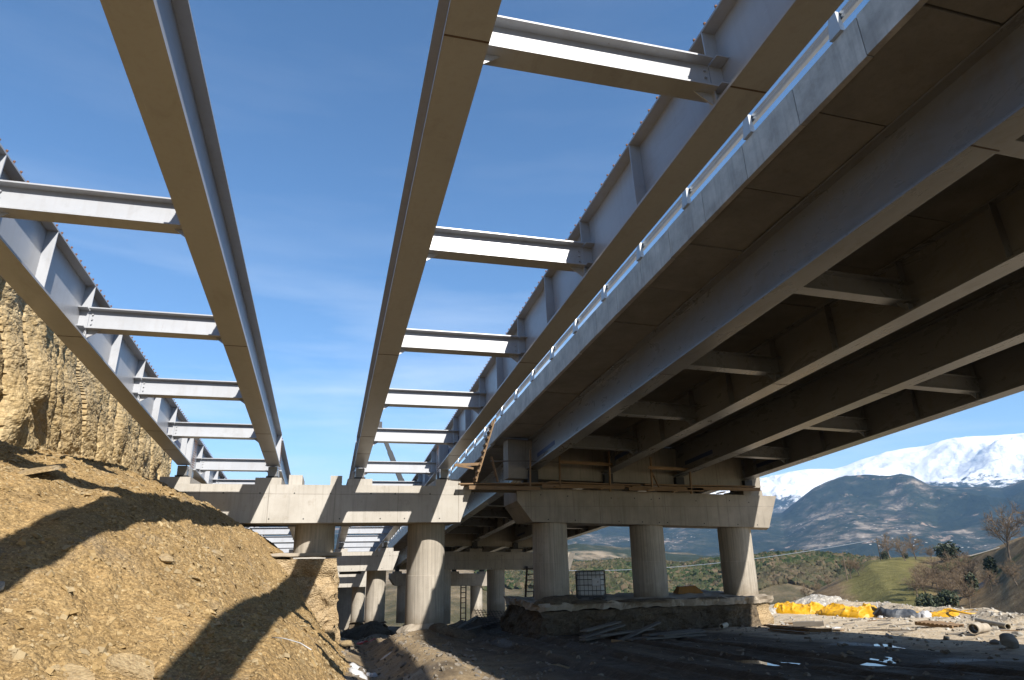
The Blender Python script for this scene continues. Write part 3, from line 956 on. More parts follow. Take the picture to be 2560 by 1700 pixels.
def i_section(y0, y1, wb=0.50, wt=0.40, tb=0.045, tt=0.035, tw=0.022, h=H):
    b = MB()
    pts = [(-wb / 2, 0), (wb / 2, 0), (wb / 2, tb), (tw / 2, tb), (tw / 2, h - tt), (wt / 2, h - tt), (wt / 2, h), (-wt / 2, h), (-wt / 2, h - tt), (-tw / 2, h - tt), (-tw / 2, tb), (-wb / 2, tb)]
    n = len(pts)
    # a station every ~3 m keeps the shading even
    ys = np.linspace(y0, y1, max(2, int(abs(y1 - y0) / 3)))
    for y in ys:
        b.v.extend([(x, y, z) for x, z in pts])
    for s in range(len(ys) - 1):
        for k in range(n):
            b.f.append((s * n + k, s * n + (k + 1) % n, (s + 1) * n + (k + 1) % n, (s + 1) * n + k))
    b.f.append(tuple(range(n))[::-1])
    b.f.append(tuple((len(ys) - 1) * n + k for k in range(n)))
    for i, f in enumerate(b.f):
        b.f[i] = f[::-1]
    return b


XB0, XB1 = 0.24, 0.73                      # cross beam between these heights above the girder underside
BEAMS = [-3.8 - 4.65 * k for k in range(8)]


def girder(parent, x, y0, y1, side, mat, beams, studs, stiff=True, blue=None, mids=True):
    """one plate girder with its stiffeners on the given side (+1 / -1)"""
    g = put('girder', cached(('g', y0, y1, mat.name), lambda: i_section(y0, y1).mesh('girder', mat)), parent, (x, 0, 0))
    if stiff:
        def plate():
            b = MB()
            b.box(0.012, 0.20, -0.011, 0.011, 0.047, H - 0.037)
            return b.mesh('stiffener', mat)
        sm = cached(('st', mat.name), plate)
        for yb in beams:
            put('stiffener', sm, g, (0, yb, 0), (0, 0, 0 if side > 0 else math.pi))
            if mids and yb + 2.325 < y1 - 0.4:
                put('stiffener', sm, g, (0, yb + 2.325, 0), (0, 0, 0 if side > 0 else math.pi))
        if mids:
            put('stiffener', sm, g, (0, beams[-1] - 2.325, 0), (0, 0, 0 if side > 0 else math.pi))

        def shelf():
            return MB().box(0.013, 0.19, -0.20, -0.012, 0, 0.016).mesh('shelf_plate', mat)
        hm = cached(('sh', mat.name), shelf)
        for yb in beams:
            for z in (XB0 + 0.02, XB1 - 0.035):
                if side > 0:
                    put('shelf_plate', hm, g, (0, yb, z))
                else:
                    put('shelf_plate', cached(('shm', mat.name), lambda: MB().box(-0.19, -0.013, -0.20, -0.012, 0, 0.016).mesh('shelf_plate', mat)), g, (0, yb, z))
    # end plate
    put('end_plate', cached(('ep', mat.name), lambda: MB().box(-0.20, 0.20, 0, 0.025, 0.047, H - 0.037).mesh('end_plate', mat)), g, (0, y1 - 0.03, 0))
    # splice welds under the flange
    wm = cached('weld', lambda: MB().box(-0.245, 0.245, -0.012, 0.012, -0.004, 0.002).mesh('weld_seam', M['weld']))
    for yy in (y1 - 2.6, y1 - 5.2, y1 - 13.0, y1 - 22.5):
        if yy > y0 + 0.5:
            put('weld_seam', wm, g, (0, yy, 0))
    if blue:
        put('blue_stripe', cached(('bl', blue), lambda: MB().box(-0.004, 0.004, 0, 2.35, 0, 0.17).mesh('blue_stripe', M['blue'])), g, (-0.017 if blue < 0 else 0.017, y1 - 3.6, 0.36))
    if studs:
        def st():
            b = MB()
            yy = y0 + 0.2
            while yy < y1 - 0.1:
                for xx in (-0.15, 0.0, 0.15):
                    b.tube([(xx, yy, H), (xx, yy, H + 0.085), (xx, yy, H + 0.086), (xx, yy, H + 0.11)], [0.010, 0.010, 0.019, 0.019], 6)
                yy += 0.28
            return b.mesh('shear_studs', M['rust'])
        tag(put('shear_studs', cached(('studs', y0, y1), st), g), 'rows of small rusty studs along the top flange', kind='stuff')

        def ends():
            b = MB()
            for k in range(13):
                for xx in (-0.13, 0.13):
                    zz = 0.12 + k * 0.088
                    b.tube([(xx - 0.03, 0, zz), (xx + 0.05, 0.10, zz - 0.05)], 0.013, 5)
            return b.mesh('end_studs', M['rust'])
        tag(put('end_studs', cached('ends', ends), g, (0, y0 - 0.13, 0)), 'rusty bars on the girder end', kind='stuff')
    return g


def cross_beam(parent, x0, x1, y, mat, gusset_at=1):
    L = x1 - x0

    def mk():
        b = MB()
        tf, tw, w = 0.026, 0.016, 0.30
        pts = [(-w / 2, XB0), (w / 2, XB0), (w / 2, XB0 + tf), (tw / 2, XB0 + tf), (tw / 2, XB1 - tf), (w / 2, XB1 - tf), (w / 2, XB1), (-w / 2, XB1), (-w / 2, XB1 - tf), (-tw / 2, XB1 - tf), (-tw / 2, XB0 + tf), (-w / 2, XB0 + tf)]
        n = 12
        for x in np.linspace(0, L, 3):
            b.v.extend([(x, yy, z) for yy, z in pts])
        for s in range(2):
            for k in range(n):
                b.f.append((s * n + k, s * n + (k + 1) % n, (s + 1) * n + (k + 1) % n, (s + 1) * n + k))
        b.f.append(tuple(range(n))[::-1])
        b.f.append(tuple(2 * n + k for k in range(n)))
        return b.mesh('cross_beam', mat)
    o = put('cross_beam', cached(('xb', round(L, 3), mat.name), mk), parent, (x0, y, 0))

    def gus(sgn):
        b = MB()
        t = 0.008
        p = [(0, XB0 - 0.002), (0.26 * sgn, XB0 - 0.002), (0.0, XB0 - 0.19)]
        b.add([(x, -t, z) for x, z in p] + [(x, t, z) for x, z in p], [(0, 1, 2), (5, 4, 3), (0, 3, 4, 1), (1, 4, 5, 2), (2, 5, 3, 0)])
        b.box(-0.01, 0.01, -0.07, 0.07, XB0 - 0.20, XB0 - 0.003)
        return b.mesh('gusset', mat)
    put('gusset', cached(('gl', mat.name), lambda: gus(1)), o, (0.012, 0, 0))
    put('gusset', cached(('gr', mat.name), lambda: gus(-1)), o, (L - 0.012, 0, 0))

    def bolts(z):
        b = MB()
        b.tube([(0, 0, z), (0, -0.03, z)], 0.018, 6)
        return b.mesh('bolt', mat)
    for z in (0.38, 0.49, 0.60):
        put('bolt', cached(('bo', z, mat.name), lambda: bolts(z)), o, (L - 0.07, -0.011, 0))
        put('bolt', cached(('bo', z, mat.name), lambda: bolts(z)), o, (0.07, -0.011, 0))
    return o


def girder_pair(label, xa, xb, y0, y1, nb, studs_a, studs_b, loc, mat, name='girder_frame', group='bare steel girder frames of the unfinished bridge'):
    root = thing(name, label, 'girder frame', loc, (RX_, 0, 0), group)
    bm = [b for b in BEAMS[:nb]]
    girder(root, xa, y0, y1, 1, mat, bm, studs_a, blue=1)
    girder(root, xb, y0, y1, -1, mat, bm, studs_b, blue=-1)
    for b in bm:
        cross_beam(root, xa + 0.205, xb - 0.205, b, mat)
    return root


def span_loc(i, x=0.0):
    y = Y0 + SPAN * i
    return (x, y, Z_GIRDER + S_LONG * y)


def up(v, c):
    return v - c


LP = -3.9
RP = 2.85
fr1 = girder_pair('bare grey steel girders and cross beams nearest the rock wall, overhead', -5.5 - LP, -2.25 - LP, -33.0, -0.3, 4, True, True, span_loc(0, LP), M['steel'])
fr2 = girder_pair('bare grey steel girders and cross beams overhead beside the finished deck', 1.1 - RP, 4.55 - RP, -33.0, -0.3, 5, True, True, span_loc(0, RP), M['steel'])
fr3 = girder_pair('bare grey girder frame behind the first pier on the rock wall side', -5.5 - LP, -2.25 - LP, -28.3, -0.3, 6, True, True, span_loc(1, LP), M['steel'])
fr4 = girder_pair('bare grey girder frame behind the first pier, beside the railed deck', 1.1 - RP, 4.55 - RP, -28.3, -0.3, 6, True, True, span_loc(1, RP), M['steel'])
fr5 = copy_tree(fr3, None, (0, SPAN, DROP), 'farthest bare grey girder frame on the rock side, past the second pier')
fr6 = copy_tree(fr4, None, (0, SPAN, DROP), 'farthest bare grey girder frame on the deck side, past the second pier')
for _o in (fr5, fr6):                       # tiny bolts and studs do not show that far away
    for ch in list(_o.children):
        for gch in list(ch.children):
            if gch.name.split('.')[0] in ('bolt', 'end_studs', 'shear_studs', 'weld_seam', 'gusset'):
                bpy.data.objects.remove(gch)

# ------------------------------------------------------------------ finished deck on the right
EF = 0.03
XR = 8.42
GIR = [0.0, 3.48, 6.98, 10.53]
XL, XRT = -1.60, 11.55


def finished_deck(label, i, y0, y1, nb, detail):
    root = thing('finished_bridge_deck', label, 'bridge deck', span_loc(i, XR), (RX_, EF, 0), 'finished deck spans')
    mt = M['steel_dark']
    bm = BEAMS[:nb]
    for k, gx_ in enumerate(GIR):
        girder(root, gx_, y0, y1, -1 if k % 2 else 1, mt, bm, False, stiff=(k % 2 == 1), blue=-1)
    for a, b in ((0, 1), (2, 3)):
        for yb in bm:
            cross_beam(root, GIR[a] + 0.205, GIR[b] - 0.205, yb, mt)
    # precast soffit panels, one bay after the other
    ph = 2.05
    bays = [(XL + 0.02, -0.19), (0.19, GIR[1] - 0.19), (GIR[1] + 0.19, GIR[2] - 0.19), (GIR[2] + 0.19, GIR[3] - 0.19), (GIR[3] + 0.19, XRT - 0.02)]
    off = 5.02 - Y0
    k0 = math.ceil((y0 - off) / ph)
    k1 = math.floor((y1 - off) / ph)
    for bi, (a, b) in enumerate(bays):
        pm = cached(('panel', bi), lambda: MB().hexa([(a, 0.018, 0), (b, 0.018, 0), (b, ph - 0.018, 0), (a, ph - 0.018, 0)],
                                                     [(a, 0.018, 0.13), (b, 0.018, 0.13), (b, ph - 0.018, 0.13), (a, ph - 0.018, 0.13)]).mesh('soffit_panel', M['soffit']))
        for k in range(k0, k1):
            dz = 0.007 * ((k * 7 + bi * 3) % 5 - 2) + 0.014
            put('soffit_panel', pm, root, (0, off + k * ph, H + 0.012 + dz))
    put('deck_slab', MB().box(XL + 0.12, XRT - 0.12, y0, y1, H + 0.155, H + 0.40).mesh('deck_slab', M['slabtop']), root)
    # fascia panels
    fh = 1.463
    foff = 5.89 - Y0
    f0 = math.ceil((y0 - foff) / fh)
    f1 = math.floor((y1 - foff) / fh)
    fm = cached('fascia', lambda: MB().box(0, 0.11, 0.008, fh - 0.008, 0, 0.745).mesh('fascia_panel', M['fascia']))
    for k in range(f0, f1 + 1):
        dz = 0.005 * ((k * 5) % 4 - 1.5)
        put('fascia_panel', fm, root, (XL + 0.006 * ((k * 3) % 3 - 1), foff + k * fh, H - 0.01 + dz))
    put('edge_beam', MB().box(XRT - 0.11, XRT, y0, y1, H - 0.01, H + 0.735).mesh('edge_beam', M['fascia']), root)
    put('kerb', MB().box(XL + 0.115, XL + 0.55, y0, y1, H + 0.403, H + 0.70).mesh('kerb', M['slabtop']), root)
    return root


dk1 = finished_deck('finished concrete deck on dark girders overhead at the right, seen from below', 0, -64.0, -0.03, 7, True)
dk2 = finished_deck('finished deck span behind the first right-hand pier', 1, -28.76, -0.03, 6, True)
dk3 = copy_tree(dk2, None, (0, SPAN, DROP), 'farthest finished deck span, past the second right-hand pier')
for ch in list(dk3.children):
    for gch in list(ch.children):
        if gch.name.split('.')[0] in ('bolt', 'weld_seam', 'gusset', 'blue_stripe'):
            bpy.data.objects.remove(gch)


# guard rails: posts and a box beam
def guard_rail(label, i, y0, y1, x, sp=2.3, first=6.26):
    root = thing('guard_rail', label, 'guard rail', span_loc(i, XR), (RX_, EF, 0), 'guard rails on the finished deck')

    def post():
        b = MB()
        b.hexa([(-0.075, -0.12, 0), (0.02, -0.12, 0), (0.02, 0.12, 0), (-0.075, 0.12, 0)], [(-0.045, -0.075, 0.43), (0.02, -0.075, 0.43), (0.02, 0.075, 0.43), (-0.045, 0.075, 0.43)])
        return b.mesh('post', M['galv'])
    pm = cached('railpost', post)
    yy = first - Y0
    while yy - sp > y0: yy -= sp
    while yy < y1:
        put('post', pm, root, (x, yy, H + 0.738))
        yy += sp
    prof = [(-0.055, 0.92), (-0.025, 0.95), (-0.055, 0.99), (-0.025, 1.04), (-0.055, 1.08), (0.015, 1.08), (0.015, 0.92)]
    b = MB()
    ys = np.linspace(y0, y1, 12)
    n = len(prof)
    for y in ys: b.v.extend([(x + 0.078 + px, y, H + 0.07 + pz) for px, pz in prof])
    for s in range(len(ys) - 1):
        for k in range(n):
            b.f.append((s * n + (k + 1) % n, s * n + k, (s + 1) * n + k, (s + 1) * n + (k + 1) % n))
    put('rail_beam', b.mesh('rail_beam', M['rail']), root)
    return root


guard_rail('pale galvanised guard rail along the near edge of the finished deck overhead', 0, -64, -0.15, XL + 0.012)
guard_rail('galvanised guard rail on the deck span behind the first pier', 1, -28.6, -0.15, XL + 0.012)
guard_rail('unseen guard rail added on the far outer deck edge to notch its shadow on the sunlit ground', 0, -64, -0.15, XRT - 0.12)  # not in view, added so its posts notch the deck's shadow edge
guard_rail('galvanised guard rail on the farthest deck span', 2, -28.6, -0.15, XL + 0.012)


# ------------------------------------------------------------------ piers
def column_mesh(r, z0, z1, mat, bands=True):
    b = MB()
    n = 40
    zs = [z0, z0 + (z1 - z0) * 0.5 - 0.004, z0 + (z1 - z0) * 0.5 + 0.004, z1]
    rr = [r, r, r - 0.008, r - 0.008]
    b.tube([(0, 0, z) for z in zs], rr, n)
    return b.mesh('column', mat, True)


def bake_shade(me):
    try:
        me.set_sharp_from_angle(angle=R(40))
    except Exception:
        pass
    return me


def hole(parent, x, y, z):
    put('tie_hole', cached('hole', lambda: MB().tube([(0, 0.012, 0), (0, -0.003, 0)], 0.028, 8).mesh('tie_hole', M['rubber'])), parent, (x, y, z))


def left_pier(label, i, front):
    """cap beam with bearing pads on two round columns"""
    dy, dz = SPAN * i, DROP * i
    root = thing('bridge_pier', label, 'pier', (1.7, Y0 + dy, -2.6 + dz), group='piers of the unfinished bridge')
    def L(x, y, z): return (x - 1.7, y - Y0, z + 2.6)
    zb, zt, yf, yb = 1.315, 2.745, 27.4, 30.6
    b = MB()
    b.hexa([L(-6.3, yf, zb), L(5.15, yf, zb), L(5.15, yb, zb), L(-6.3, yb, zb)], [L(-6.9, yf, zt), L(5.67, yf, zt), L(5.67, yb, zt), L(-6.9, yb, zt)])
    cp = put('cap_beam', b.mesh('cap_beam', M['cap']), root)
    for x in (-5.2, -3.9, -2.6, -1.35, 0.0, 1.55, 2.5, 3.9, 4.9):
        hole(cp, *L(x, yf, 2.42))
        if x > -3: hole(cp, *L(x + 0.4, yf, 1.46))
    for x0, x1, z in ((-6.15, -5.1, 2.995), (-2.82, -1.86, 3.0), (0.62, 1.58, 2.995), (4.13, 5.15, 3.01)):
        put('bearing_pad', MB().box(*[v for v in (x0 - 1.7, x1 - 1.7)], yf + 0.002 - Y0, yb - 0.3 - Y0, zt + 2.6 + 0.001, z + 2.6).mesh('bearing_pad', M['cap']), root)
        xm = {-6.15: -5.5, -2.82: -2.25, 0.62: 1.1, 4.13: 4.55}[x0]
        for yy in (27.95, 28.95):
            q = put('bearing', MB().box(-0.17, 0.17, -0.17, 0.17, 0.10, 0.46).mesh('bearing', M['steel_dark']), root, L(xm, yy, z))
            put('rubber_block', cached('rub', lambda: MB().box(-0.22, 0.22, -0.22, 0.22, 0.002, 0.098).mesh('rubber_block', M['rubber'])), q)
    for x0, x1, z in ((-1.6, -1.1, 3.13), (-0.04, 0.41, 3.12)):
        put('shear_key', MB().box(x0 - 1.7, x1 - 1.7, yf + 0.15 - Y0, yb - 0.5 - Y0, zt + 2.601, z + 2.6).mesh('shear_key', M['cap']), root)
    for x, zbot in ((-0.51, 0.15), (4.0, -2.75)):
        put('column', bake_shade(column_mesh(0.785, zbot + 2.6, zb + 2.6 + 0.002, M['column'])), root, (x - 1.7, 0.6, 0))
    if front:
        # rough poured foot round the right column
        m = 46
        bb = MB()
        hs = np.linspace(0, 1, 9)
        for t in hs:
            for k in range(m):
                a = 2 * math.pi * k / m
                rr = 0.86 + 0.42 * t ** 0.7 + 0.28 * float(fbm(math.cos(a) * 2 + 5, math.sin(a) * 2, t * 3, o=4))
                bb.v.append((rr * math.cos(a), rr * math.sin(a), 0.26 - 0.95 * t + 0.07 * float(vnoise(math.cos(a) * 3, math.sin(a) * 3, 2))))
        for s in range(len(hs) - 1):
            for k in range(m):
                bb.f.append((s * m + (k + 1) % m, s * m + k, (s + 1) * m + k, (s + 1) * m + (k + 1) % m))
        bb.f.append(tuple(range(m)))
        put('rough_footing', bb.mesh('rough_footing', M['footing']), root, (4.0 - 1.7, 0.6, -0.22))
    else:
        put('rough_footing', crumbled_block('rough_footing', 1.4, 3.2, -1.0, 1.0, -1.2, 0.05, M['bank'], 0.25, 0.2, 0.3, 3.0), root)
    return root


def right_pier(label, i):
    dy, dz = SPAN * i, DROP * i
    root = thing('bridge_pier', label, 'pier', (13.7, Y0 + dy, -1.84 + dz), group='piers of the finished bridge')
    def L(x, y, z): return (x - 13.7, y - Y0, z + 1.84)
    yf, yb = 27.4, 29.4
    b = MB()
    def zt(x): return 2.71 - 0.0235 * (x - 7.55)
    def zbm(x): return 1.31 - 0.0275 * (x - 8.2)
    # outline of the front face and of the back face: the left end is undercut, the right end is splayed
    fr = [(7.56, zt(7.56)), (7.56, 2.16), (8.21, zbm(8.21)), (19.5, zbm(19.5)), (20.09, zt(20.09))]
    bk = [(7.50, zt(7.5)), (7.50, 2.08), (8.05, zbm(8.05)), (20.75, zbm(20.75)), (21.3, zt(21.3))]
    vs = [L(x, yf, z) for x, z in fr] + [L(x, yb, z) for x, z in bk]
    n = 5
    fs = [tuple(range(n)), tuple(2 * n - 1 - k for k in range(n))] + [((k + 1) % n, k, n + k, n + (k + 1) % n) for k in range(n)]
    b.add(vs, [f_ for f_ in fs])
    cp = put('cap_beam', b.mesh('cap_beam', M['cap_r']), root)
    for x in (8.6, 9.8, 11.8, 12.9, 13.7, 14.1, 15.9, 17.6, 18.6):
        hole(cp, *L(x, yf, zt(x) - 0.30 + 0.03 * math.sin(x * 9)))
        hole(cp, *L(x + 0.3, yf, zbm(x + .3) + 0.11))
    for k, gx_ in enumerate(GIR):
        x = XR + gx_
        zz = ZB - EF * gx_
        put('bearing_pad', MB().box(x - 0.5 - 13.7, x + 0.5 - 13.7, yf + 0.1 - Y0, yb - 0.25 - Y0, zt(x) + 1.84 - 0.02, zt(x) + 1.84 + 0.24).mesh('bearing_pad', M['cap_r']), root)
        for yy in (27.9, 28.9):
            put('bearing', MB().box(-0.2, 0.2, -0.16, 0.16, 0.0, zz - zt(x) - 0.24).mesh('bearing', M['rubber']), root, L(x, yy, zt(x) + 0.241))
    # concrete diaphragm between the girder ends
    put('diaphragm', MB().hexa([L(7.35, 27.98, 3.16), L(19.75, 27.98, 2.85), L(19.75, 28.82, 2.85), L(7.35, 28.82, 3.16)],
                               [L(7.35, 27.98, 4.83), L(19.75, 27.98, 4.44), L(19.75, 28.82, 4.44), L(7.35, 28.82, 4.83)]).mesh('diaphragm', M['cap_r']), root)
    for x in (9.22, 13.76, 18.2):
        put('column', bake_shade(column_mesh(0.75, -1.0 if i else 0.0 - 0.06, zbm(x) + 1.84 + 0.003, M['column'])), root, (x - 13.7, -0.15, 0))
    return root


left_pier('sunlit concrete pier with stepped cap in front, carrying the bare girders', 0, True)
left_pier('second concrete pier of the bare girder bridge, seen under the front cap', 1, False)
left_pier('third concrete pier of the bare girder bridge, low behind the second', 2, False)
right_pier('shaded three-column concrete pier in front, holding up the finished deck', 0)
right_pier('second three-column pier of the finished deck, behind the front columns', 1)
right_pier('third three-column pier of the finished deck, farthest in the gap', 2)

# ground blocks left standing under the column feet
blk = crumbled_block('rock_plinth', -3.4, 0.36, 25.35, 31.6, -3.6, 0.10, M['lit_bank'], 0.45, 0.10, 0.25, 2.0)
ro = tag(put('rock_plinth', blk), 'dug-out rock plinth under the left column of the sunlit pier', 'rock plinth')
put('blinding_slab', crumbled_block('blinding_slab', -3.0, 0.52, 25.45, 31.0, 0.06, 0.20, M['footing'], 0.06, 0.16, 0.0, 8.0, 0.03), ro)

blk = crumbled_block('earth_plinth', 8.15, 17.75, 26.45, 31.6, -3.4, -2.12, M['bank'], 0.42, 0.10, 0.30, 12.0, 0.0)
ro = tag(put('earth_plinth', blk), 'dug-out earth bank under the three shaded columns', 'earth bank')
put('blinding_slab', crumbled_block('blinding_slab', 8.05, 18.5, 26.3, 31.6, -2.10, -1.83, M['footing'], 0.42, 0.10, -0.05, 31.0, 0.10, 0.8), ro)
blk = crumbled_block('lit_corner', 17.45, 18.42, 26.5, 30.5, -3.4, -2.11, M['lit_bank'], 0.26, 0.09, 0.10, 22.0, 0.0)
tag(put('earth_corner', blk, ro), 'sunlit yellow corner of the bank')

# end of the unfinished bridge: a decked bay and the earth wall behind it
ab = thing('abutment', 'dark abutment closing the far end under the bare girders', 'abutment', (0, 112, -9))
put('back_wall', MB().box(-9, 6.4, 0, 1.2, -2, 7.0).mesh('back_wall', M['cap_r']), ab)
put('deck_slab', MB().hexa([(-6.6, -27, 7.5), (5.8, -27, 7.5), (5.8, 0, 5.37), (-6.6, 0, 5.37)], [(-6.6, -27, 7.8), (5.8, -27, 7.8), (5.8, 0, 5.67), (-6.6, 0, 5.67)]).mesh('deck_slab', M['soffit']), ab)

# ================================================================== LOOSE THINGS
def shards(name, P, Nrm, Sz, mat, seed, flat=0.35):
    """many small broken stones in one mesh"""
    rs = np.random.RandomState(seed)
    n = len(P)
    cube = np.array([(x, y, z) for z in (-1, 1) for y in (-1, 1) for x in (-1, 1)], float)
    fc = np.array([(0, 2, 3, 1), (4, 5, 7, 6), (0, 1, 5, 4), (2, 6, 7, 3), (0, 4, 6, 2), (1, 3, 7, 5)])
    v = np.repeat(cube[None], n, 0) * (0.55 + 0.65 * rs.rand(n, 8, 3))
    v[:, 4:, :2] *= 0.45 + 0.5 * rs.rand(n, 1, 1)
    v *= np.stack([0.7 + 0.6 * rs.rand(n), 0.5 + 0.5 * rs.rand(n), flat * (0.5 + 0.9 * rs.rand(n))], -1)[:, None]
    ang = rs.rand(n) * 2 * math.pi
    up_ = Nrm + 0.35 * rs.randn(n, 3)
    up_ /= np.linalg.norm(up_, axis=1, keepdims=True)
    ref = np.stack([np.cos(ang), np.sin(ang), 0 * ang], -1)
    s_ = np.cross(up_, ref)
    s_ /= np.linalg.norm(s_, axis=1, keepdims=True) + 1e-9
    t_ = np.cross(s_, up_)
    w = v[..., 0:1] * s_[:, None] + v[..., 1:2] * t_[:, None] + v[..., 2:3] * up_[:, None]
    w = w * (Sz / 2)[:, None, None] + P[:, None]
    f = fc[None] + (np.arange(n) * 8)[:, None, None]
    me = bpy.data.meshes.new(name)
    me.from_pydata(w.reshape(-1, 3).tolist(), [], f.reshape(-1, 4).tolist())
    me.materials.append(mat)
    return put(name, me)


def stone_mat(name, cols):
    n = NT(name)
    p = n.pos()
    r_ = n.sep(n.voro(p, 9.0, 'F1', 'Color'))[0]
    c = n.ramp(r_, [(k / (len(cols) - 1), c_) for k, c_ in enumerate(cols)])
    c = n.mix(n.math('MULTIPLY', n.noise(p, 30, 4), 0.35), c, tuple(v * 0.6 for v in cols[0]))
    return n.set(col=c, rough=0.95, spec=0.2, normal=n.bump(n.noise(p, 40, 4), 0.4, 0.02))


M['scree_stones'] = stone_mat('scree_stones', [(0.22, 0.145, 0.060), (0.31, 0.21, 0.092), (0.36, 0.25, 0.115), (0.43, 0.31, 0.155), (0.33, 0.255, 0.150), (0.50, 0.39, 0.225)])
M['gravel'] = stone_mat('gravel_stones', [(0.26, 0.225, 0.175), (0.36, 0.33, 0.28), (0.48, 0.445, 0.385), (0.30, 0.285, 0.26), (0.60, 0.57, 0.51)])
M['mudstones'] = stone_mat('mud_stones', [(0.12, 0.10, 0.075), (0.20, 0.17, 0.13), (0.30, 0.26, 0.21), (0.17, 0.155, 0.135)])


def normals(fn, x, y, e=0.15):
    gx_ = (fn(x + e, y) - fn(x - e, y)) / (2 * e)
    gy_ = (fn(x, y + e) - fn(x, y - e)) / (2 * e)
    n = np.stack([-gx_, -gy_, np.ones_like(gx_)], -1)
    return n / np.linalg.norm(n, axis=1, keepdims=True)


rs = np.random.RandomState(21)
n_ = 36000
px_ = rs.uniform(-7.4, 0.9, n_)
py_ = 8.0 + 19 * rs.rand(n_) ** 1.25
cl = fbm(px_ * 0.7, py_ * 0.7, 3.3, o=3)
keep = rs.rand(n_) < 0.45 + 0.9 * cl
px_, py_ = px_[keep], py_[keep]
ss = 0.018 + 0.12 * rs.rand(len(px_)) ** 7 + 0.034 * rs.rand(len(px_))
pz_ = zslope(px_, py_)
tag(shards('scree_stones', np.stack([px_, py_, pz_ + ss * 0.06], -1), normals(zslope0, px_, py_), ss, M['scree_stones'], 4), 'countless small broken stones lying on the scree slope', 'stones', kind='stuff')

n_ = 9000
px_ = rs.uniform(16.5, 30.5, n_)
py_ = rs.uniform(13, 42, n_)
xe_ = np.interp(py_, [10, 20, 26, 31, 36, 42], [22.5, 25.0, 29.2, 30.3, 30.5, 31.5])
ed = np.clip(1 - (xe_ - px_) / 5.5, 0, 1)
keep = (px_ < xe_ + 1.5) & (rs.rand(n_) < 0.16 + 0.84 * ed ** 1.2)
px_, py_ = px_[keep], py_[keep]
ss = 0.03 + 0.20 * rs.rand(len(px_)) ** 4
tag(shards('gravel', np.stack([px_, py_, zground(px_, py_) + ss * 0.08], -1), normals(zground, px_, py_), ss, M['gravel'], 6, 0.5), 'pale gravel and broken stones along the rim of the sunlit ground', 'gravel', kind='stuff')

n_ = 4200
px_ = np.concatenate([rs.uniform(0.6, 4.5, 2400), rs.uniform(4.5, 17.5, 1800)])
py_ = rs.uniform(10, 38, n_)
ss = 0.025 + 0.15 * rs.rand(n_) ** 5
tag(shards('rubble', np.stack([px_, py_, zground(px_, py_) + ss * 0.08], -1), normals(zground, px_, py_), ss, M['mudstones'], 8, 0.5), 'small muddy rubble strewn over the ditch and the track', 'rubble', kind='stuff')


def boulder(name, label, cat, loc, size, rot=(0, 0, 0), mat=None, seed=1, group=None, sub=2):
    """one angular stone cut by random planes"""
    rs_ = np.random.RandomState(seed)
    import bmesh
    bm = bmesh.new()
    bmesh.ops.create_icosphere(bm, subdivisions=3, radius=1.0)
    V = np.array([v.co[:] for v in bm.verts])
    for _ in range(9):
        nrm = rs_.randn(3)
        nrm /= np.linalg.norm(nrm)
        d = 0.45 + 0.35 * rs_.rand()
        k = V @ nrm - d
        V = V - np.outer(np.clip(k, 0, None), nrm)
    V = V * (1 + 0.06 * fbm(V[:, 0] * 3 + seed, V[:, 1] * 3, V[:, 2] * 3, o=3))[:, None]
    for v, c in zip(bm.verts, V):
        v.co = (c[0] * size[0] / 2, c[1] * size[1] / 2, c[2] * size[2] / 2)
    me = bpy.data.meshes.new(name)
    bm.to_mesh(me)
    bm.free()
    me.materials.append(mat or M['rock'])
    o = put(name, me, None, loc, rot)
    return tag(o, label, cat, group)


def on_slope(x, y, dz=0.0):
    return (x, y, float(zslope(np.array([x]), np.array([y]))[0]) + dz)


def slab_stone(name, label, loc, L, W, T, rot, mat, seed, group=None):
    """a flat split slab with a ragged outline"""
    rs_ = np.random.RandomState(seed)
    n = 11
    b = MB()
    out = [(L / 2 * math.cos(2 * math.pi * k / n) * (0.75 + 0.4 * rs_.rand()), W / 2 * math.sin(2 * math.pi * k / n) * (0.75 + 0.4 * rs_.rand())) for k in range(n)]
    b.v = [(x, y, -T / 2 + 0.02 * rs_.rand()) for x, y in out] + [(x * 0.94, y * 0.94, T / 2 + T * 0.3 * rs_.randn() * 0.3) for x, y in out]
    b.f = [tuple(range(n))[::-1], tuple(range(n, 2 * n))] + [(k, (k + 1) % n, n + (k + 1) % n, n + k) for k in range(n)]
    return tag(put(name, b.mesh(name, mat), None, loc, rot), label, 'rock', group)


slab_stone('slab_rock', 'flat brown slab jutting from the scree slope above the wide shadow', on_slope(-5.45, 14.8, 0.12), 0.95, 0.55, 0.10, (0.12, -0.28, 0.5), M['rock'], 3)
slab_stone('slab_rock', 'pale flat rock slab bedded low on the slope at the picture bottom', on_slope(-2.25, 10.2, -0.05), 0.9, 0.5, 0.14, (0.42, 0.40, 0.3), M['rock'], 5)
slab_stone('slab_rock', 'thin brown slab bedded at the lower left picture corner', on_slope(-2.75, 9.5, -0.02), 0.6, 0.35, 0.07, (0.35, 0.35, -0.4), M['rock'], 6)
boulder('rock', 'overhanging stone casting a small black shadow in mid slope', 'rock', on_slope(-2.75, 13.6, 0.07), (0.34, 0.26, 0.17), (0.2, 0.1, 0.6), seed=4)
boulder('rock', 'ochre stone high on the slope, left of the sunlit plinth', 'rock', on_slope(-2.43, 17.2, 0.04), (0.36, 0.3, 0.2), (0.5, 0.3, 0.2), seed=5)
boulder('rock', 'yellow block of stone near the slope edge above the ditch', 'rock', (0.9, 26.0, -2.88), (0.55, 0.4, 0.3), (0, 0, 0.3), seed=8)
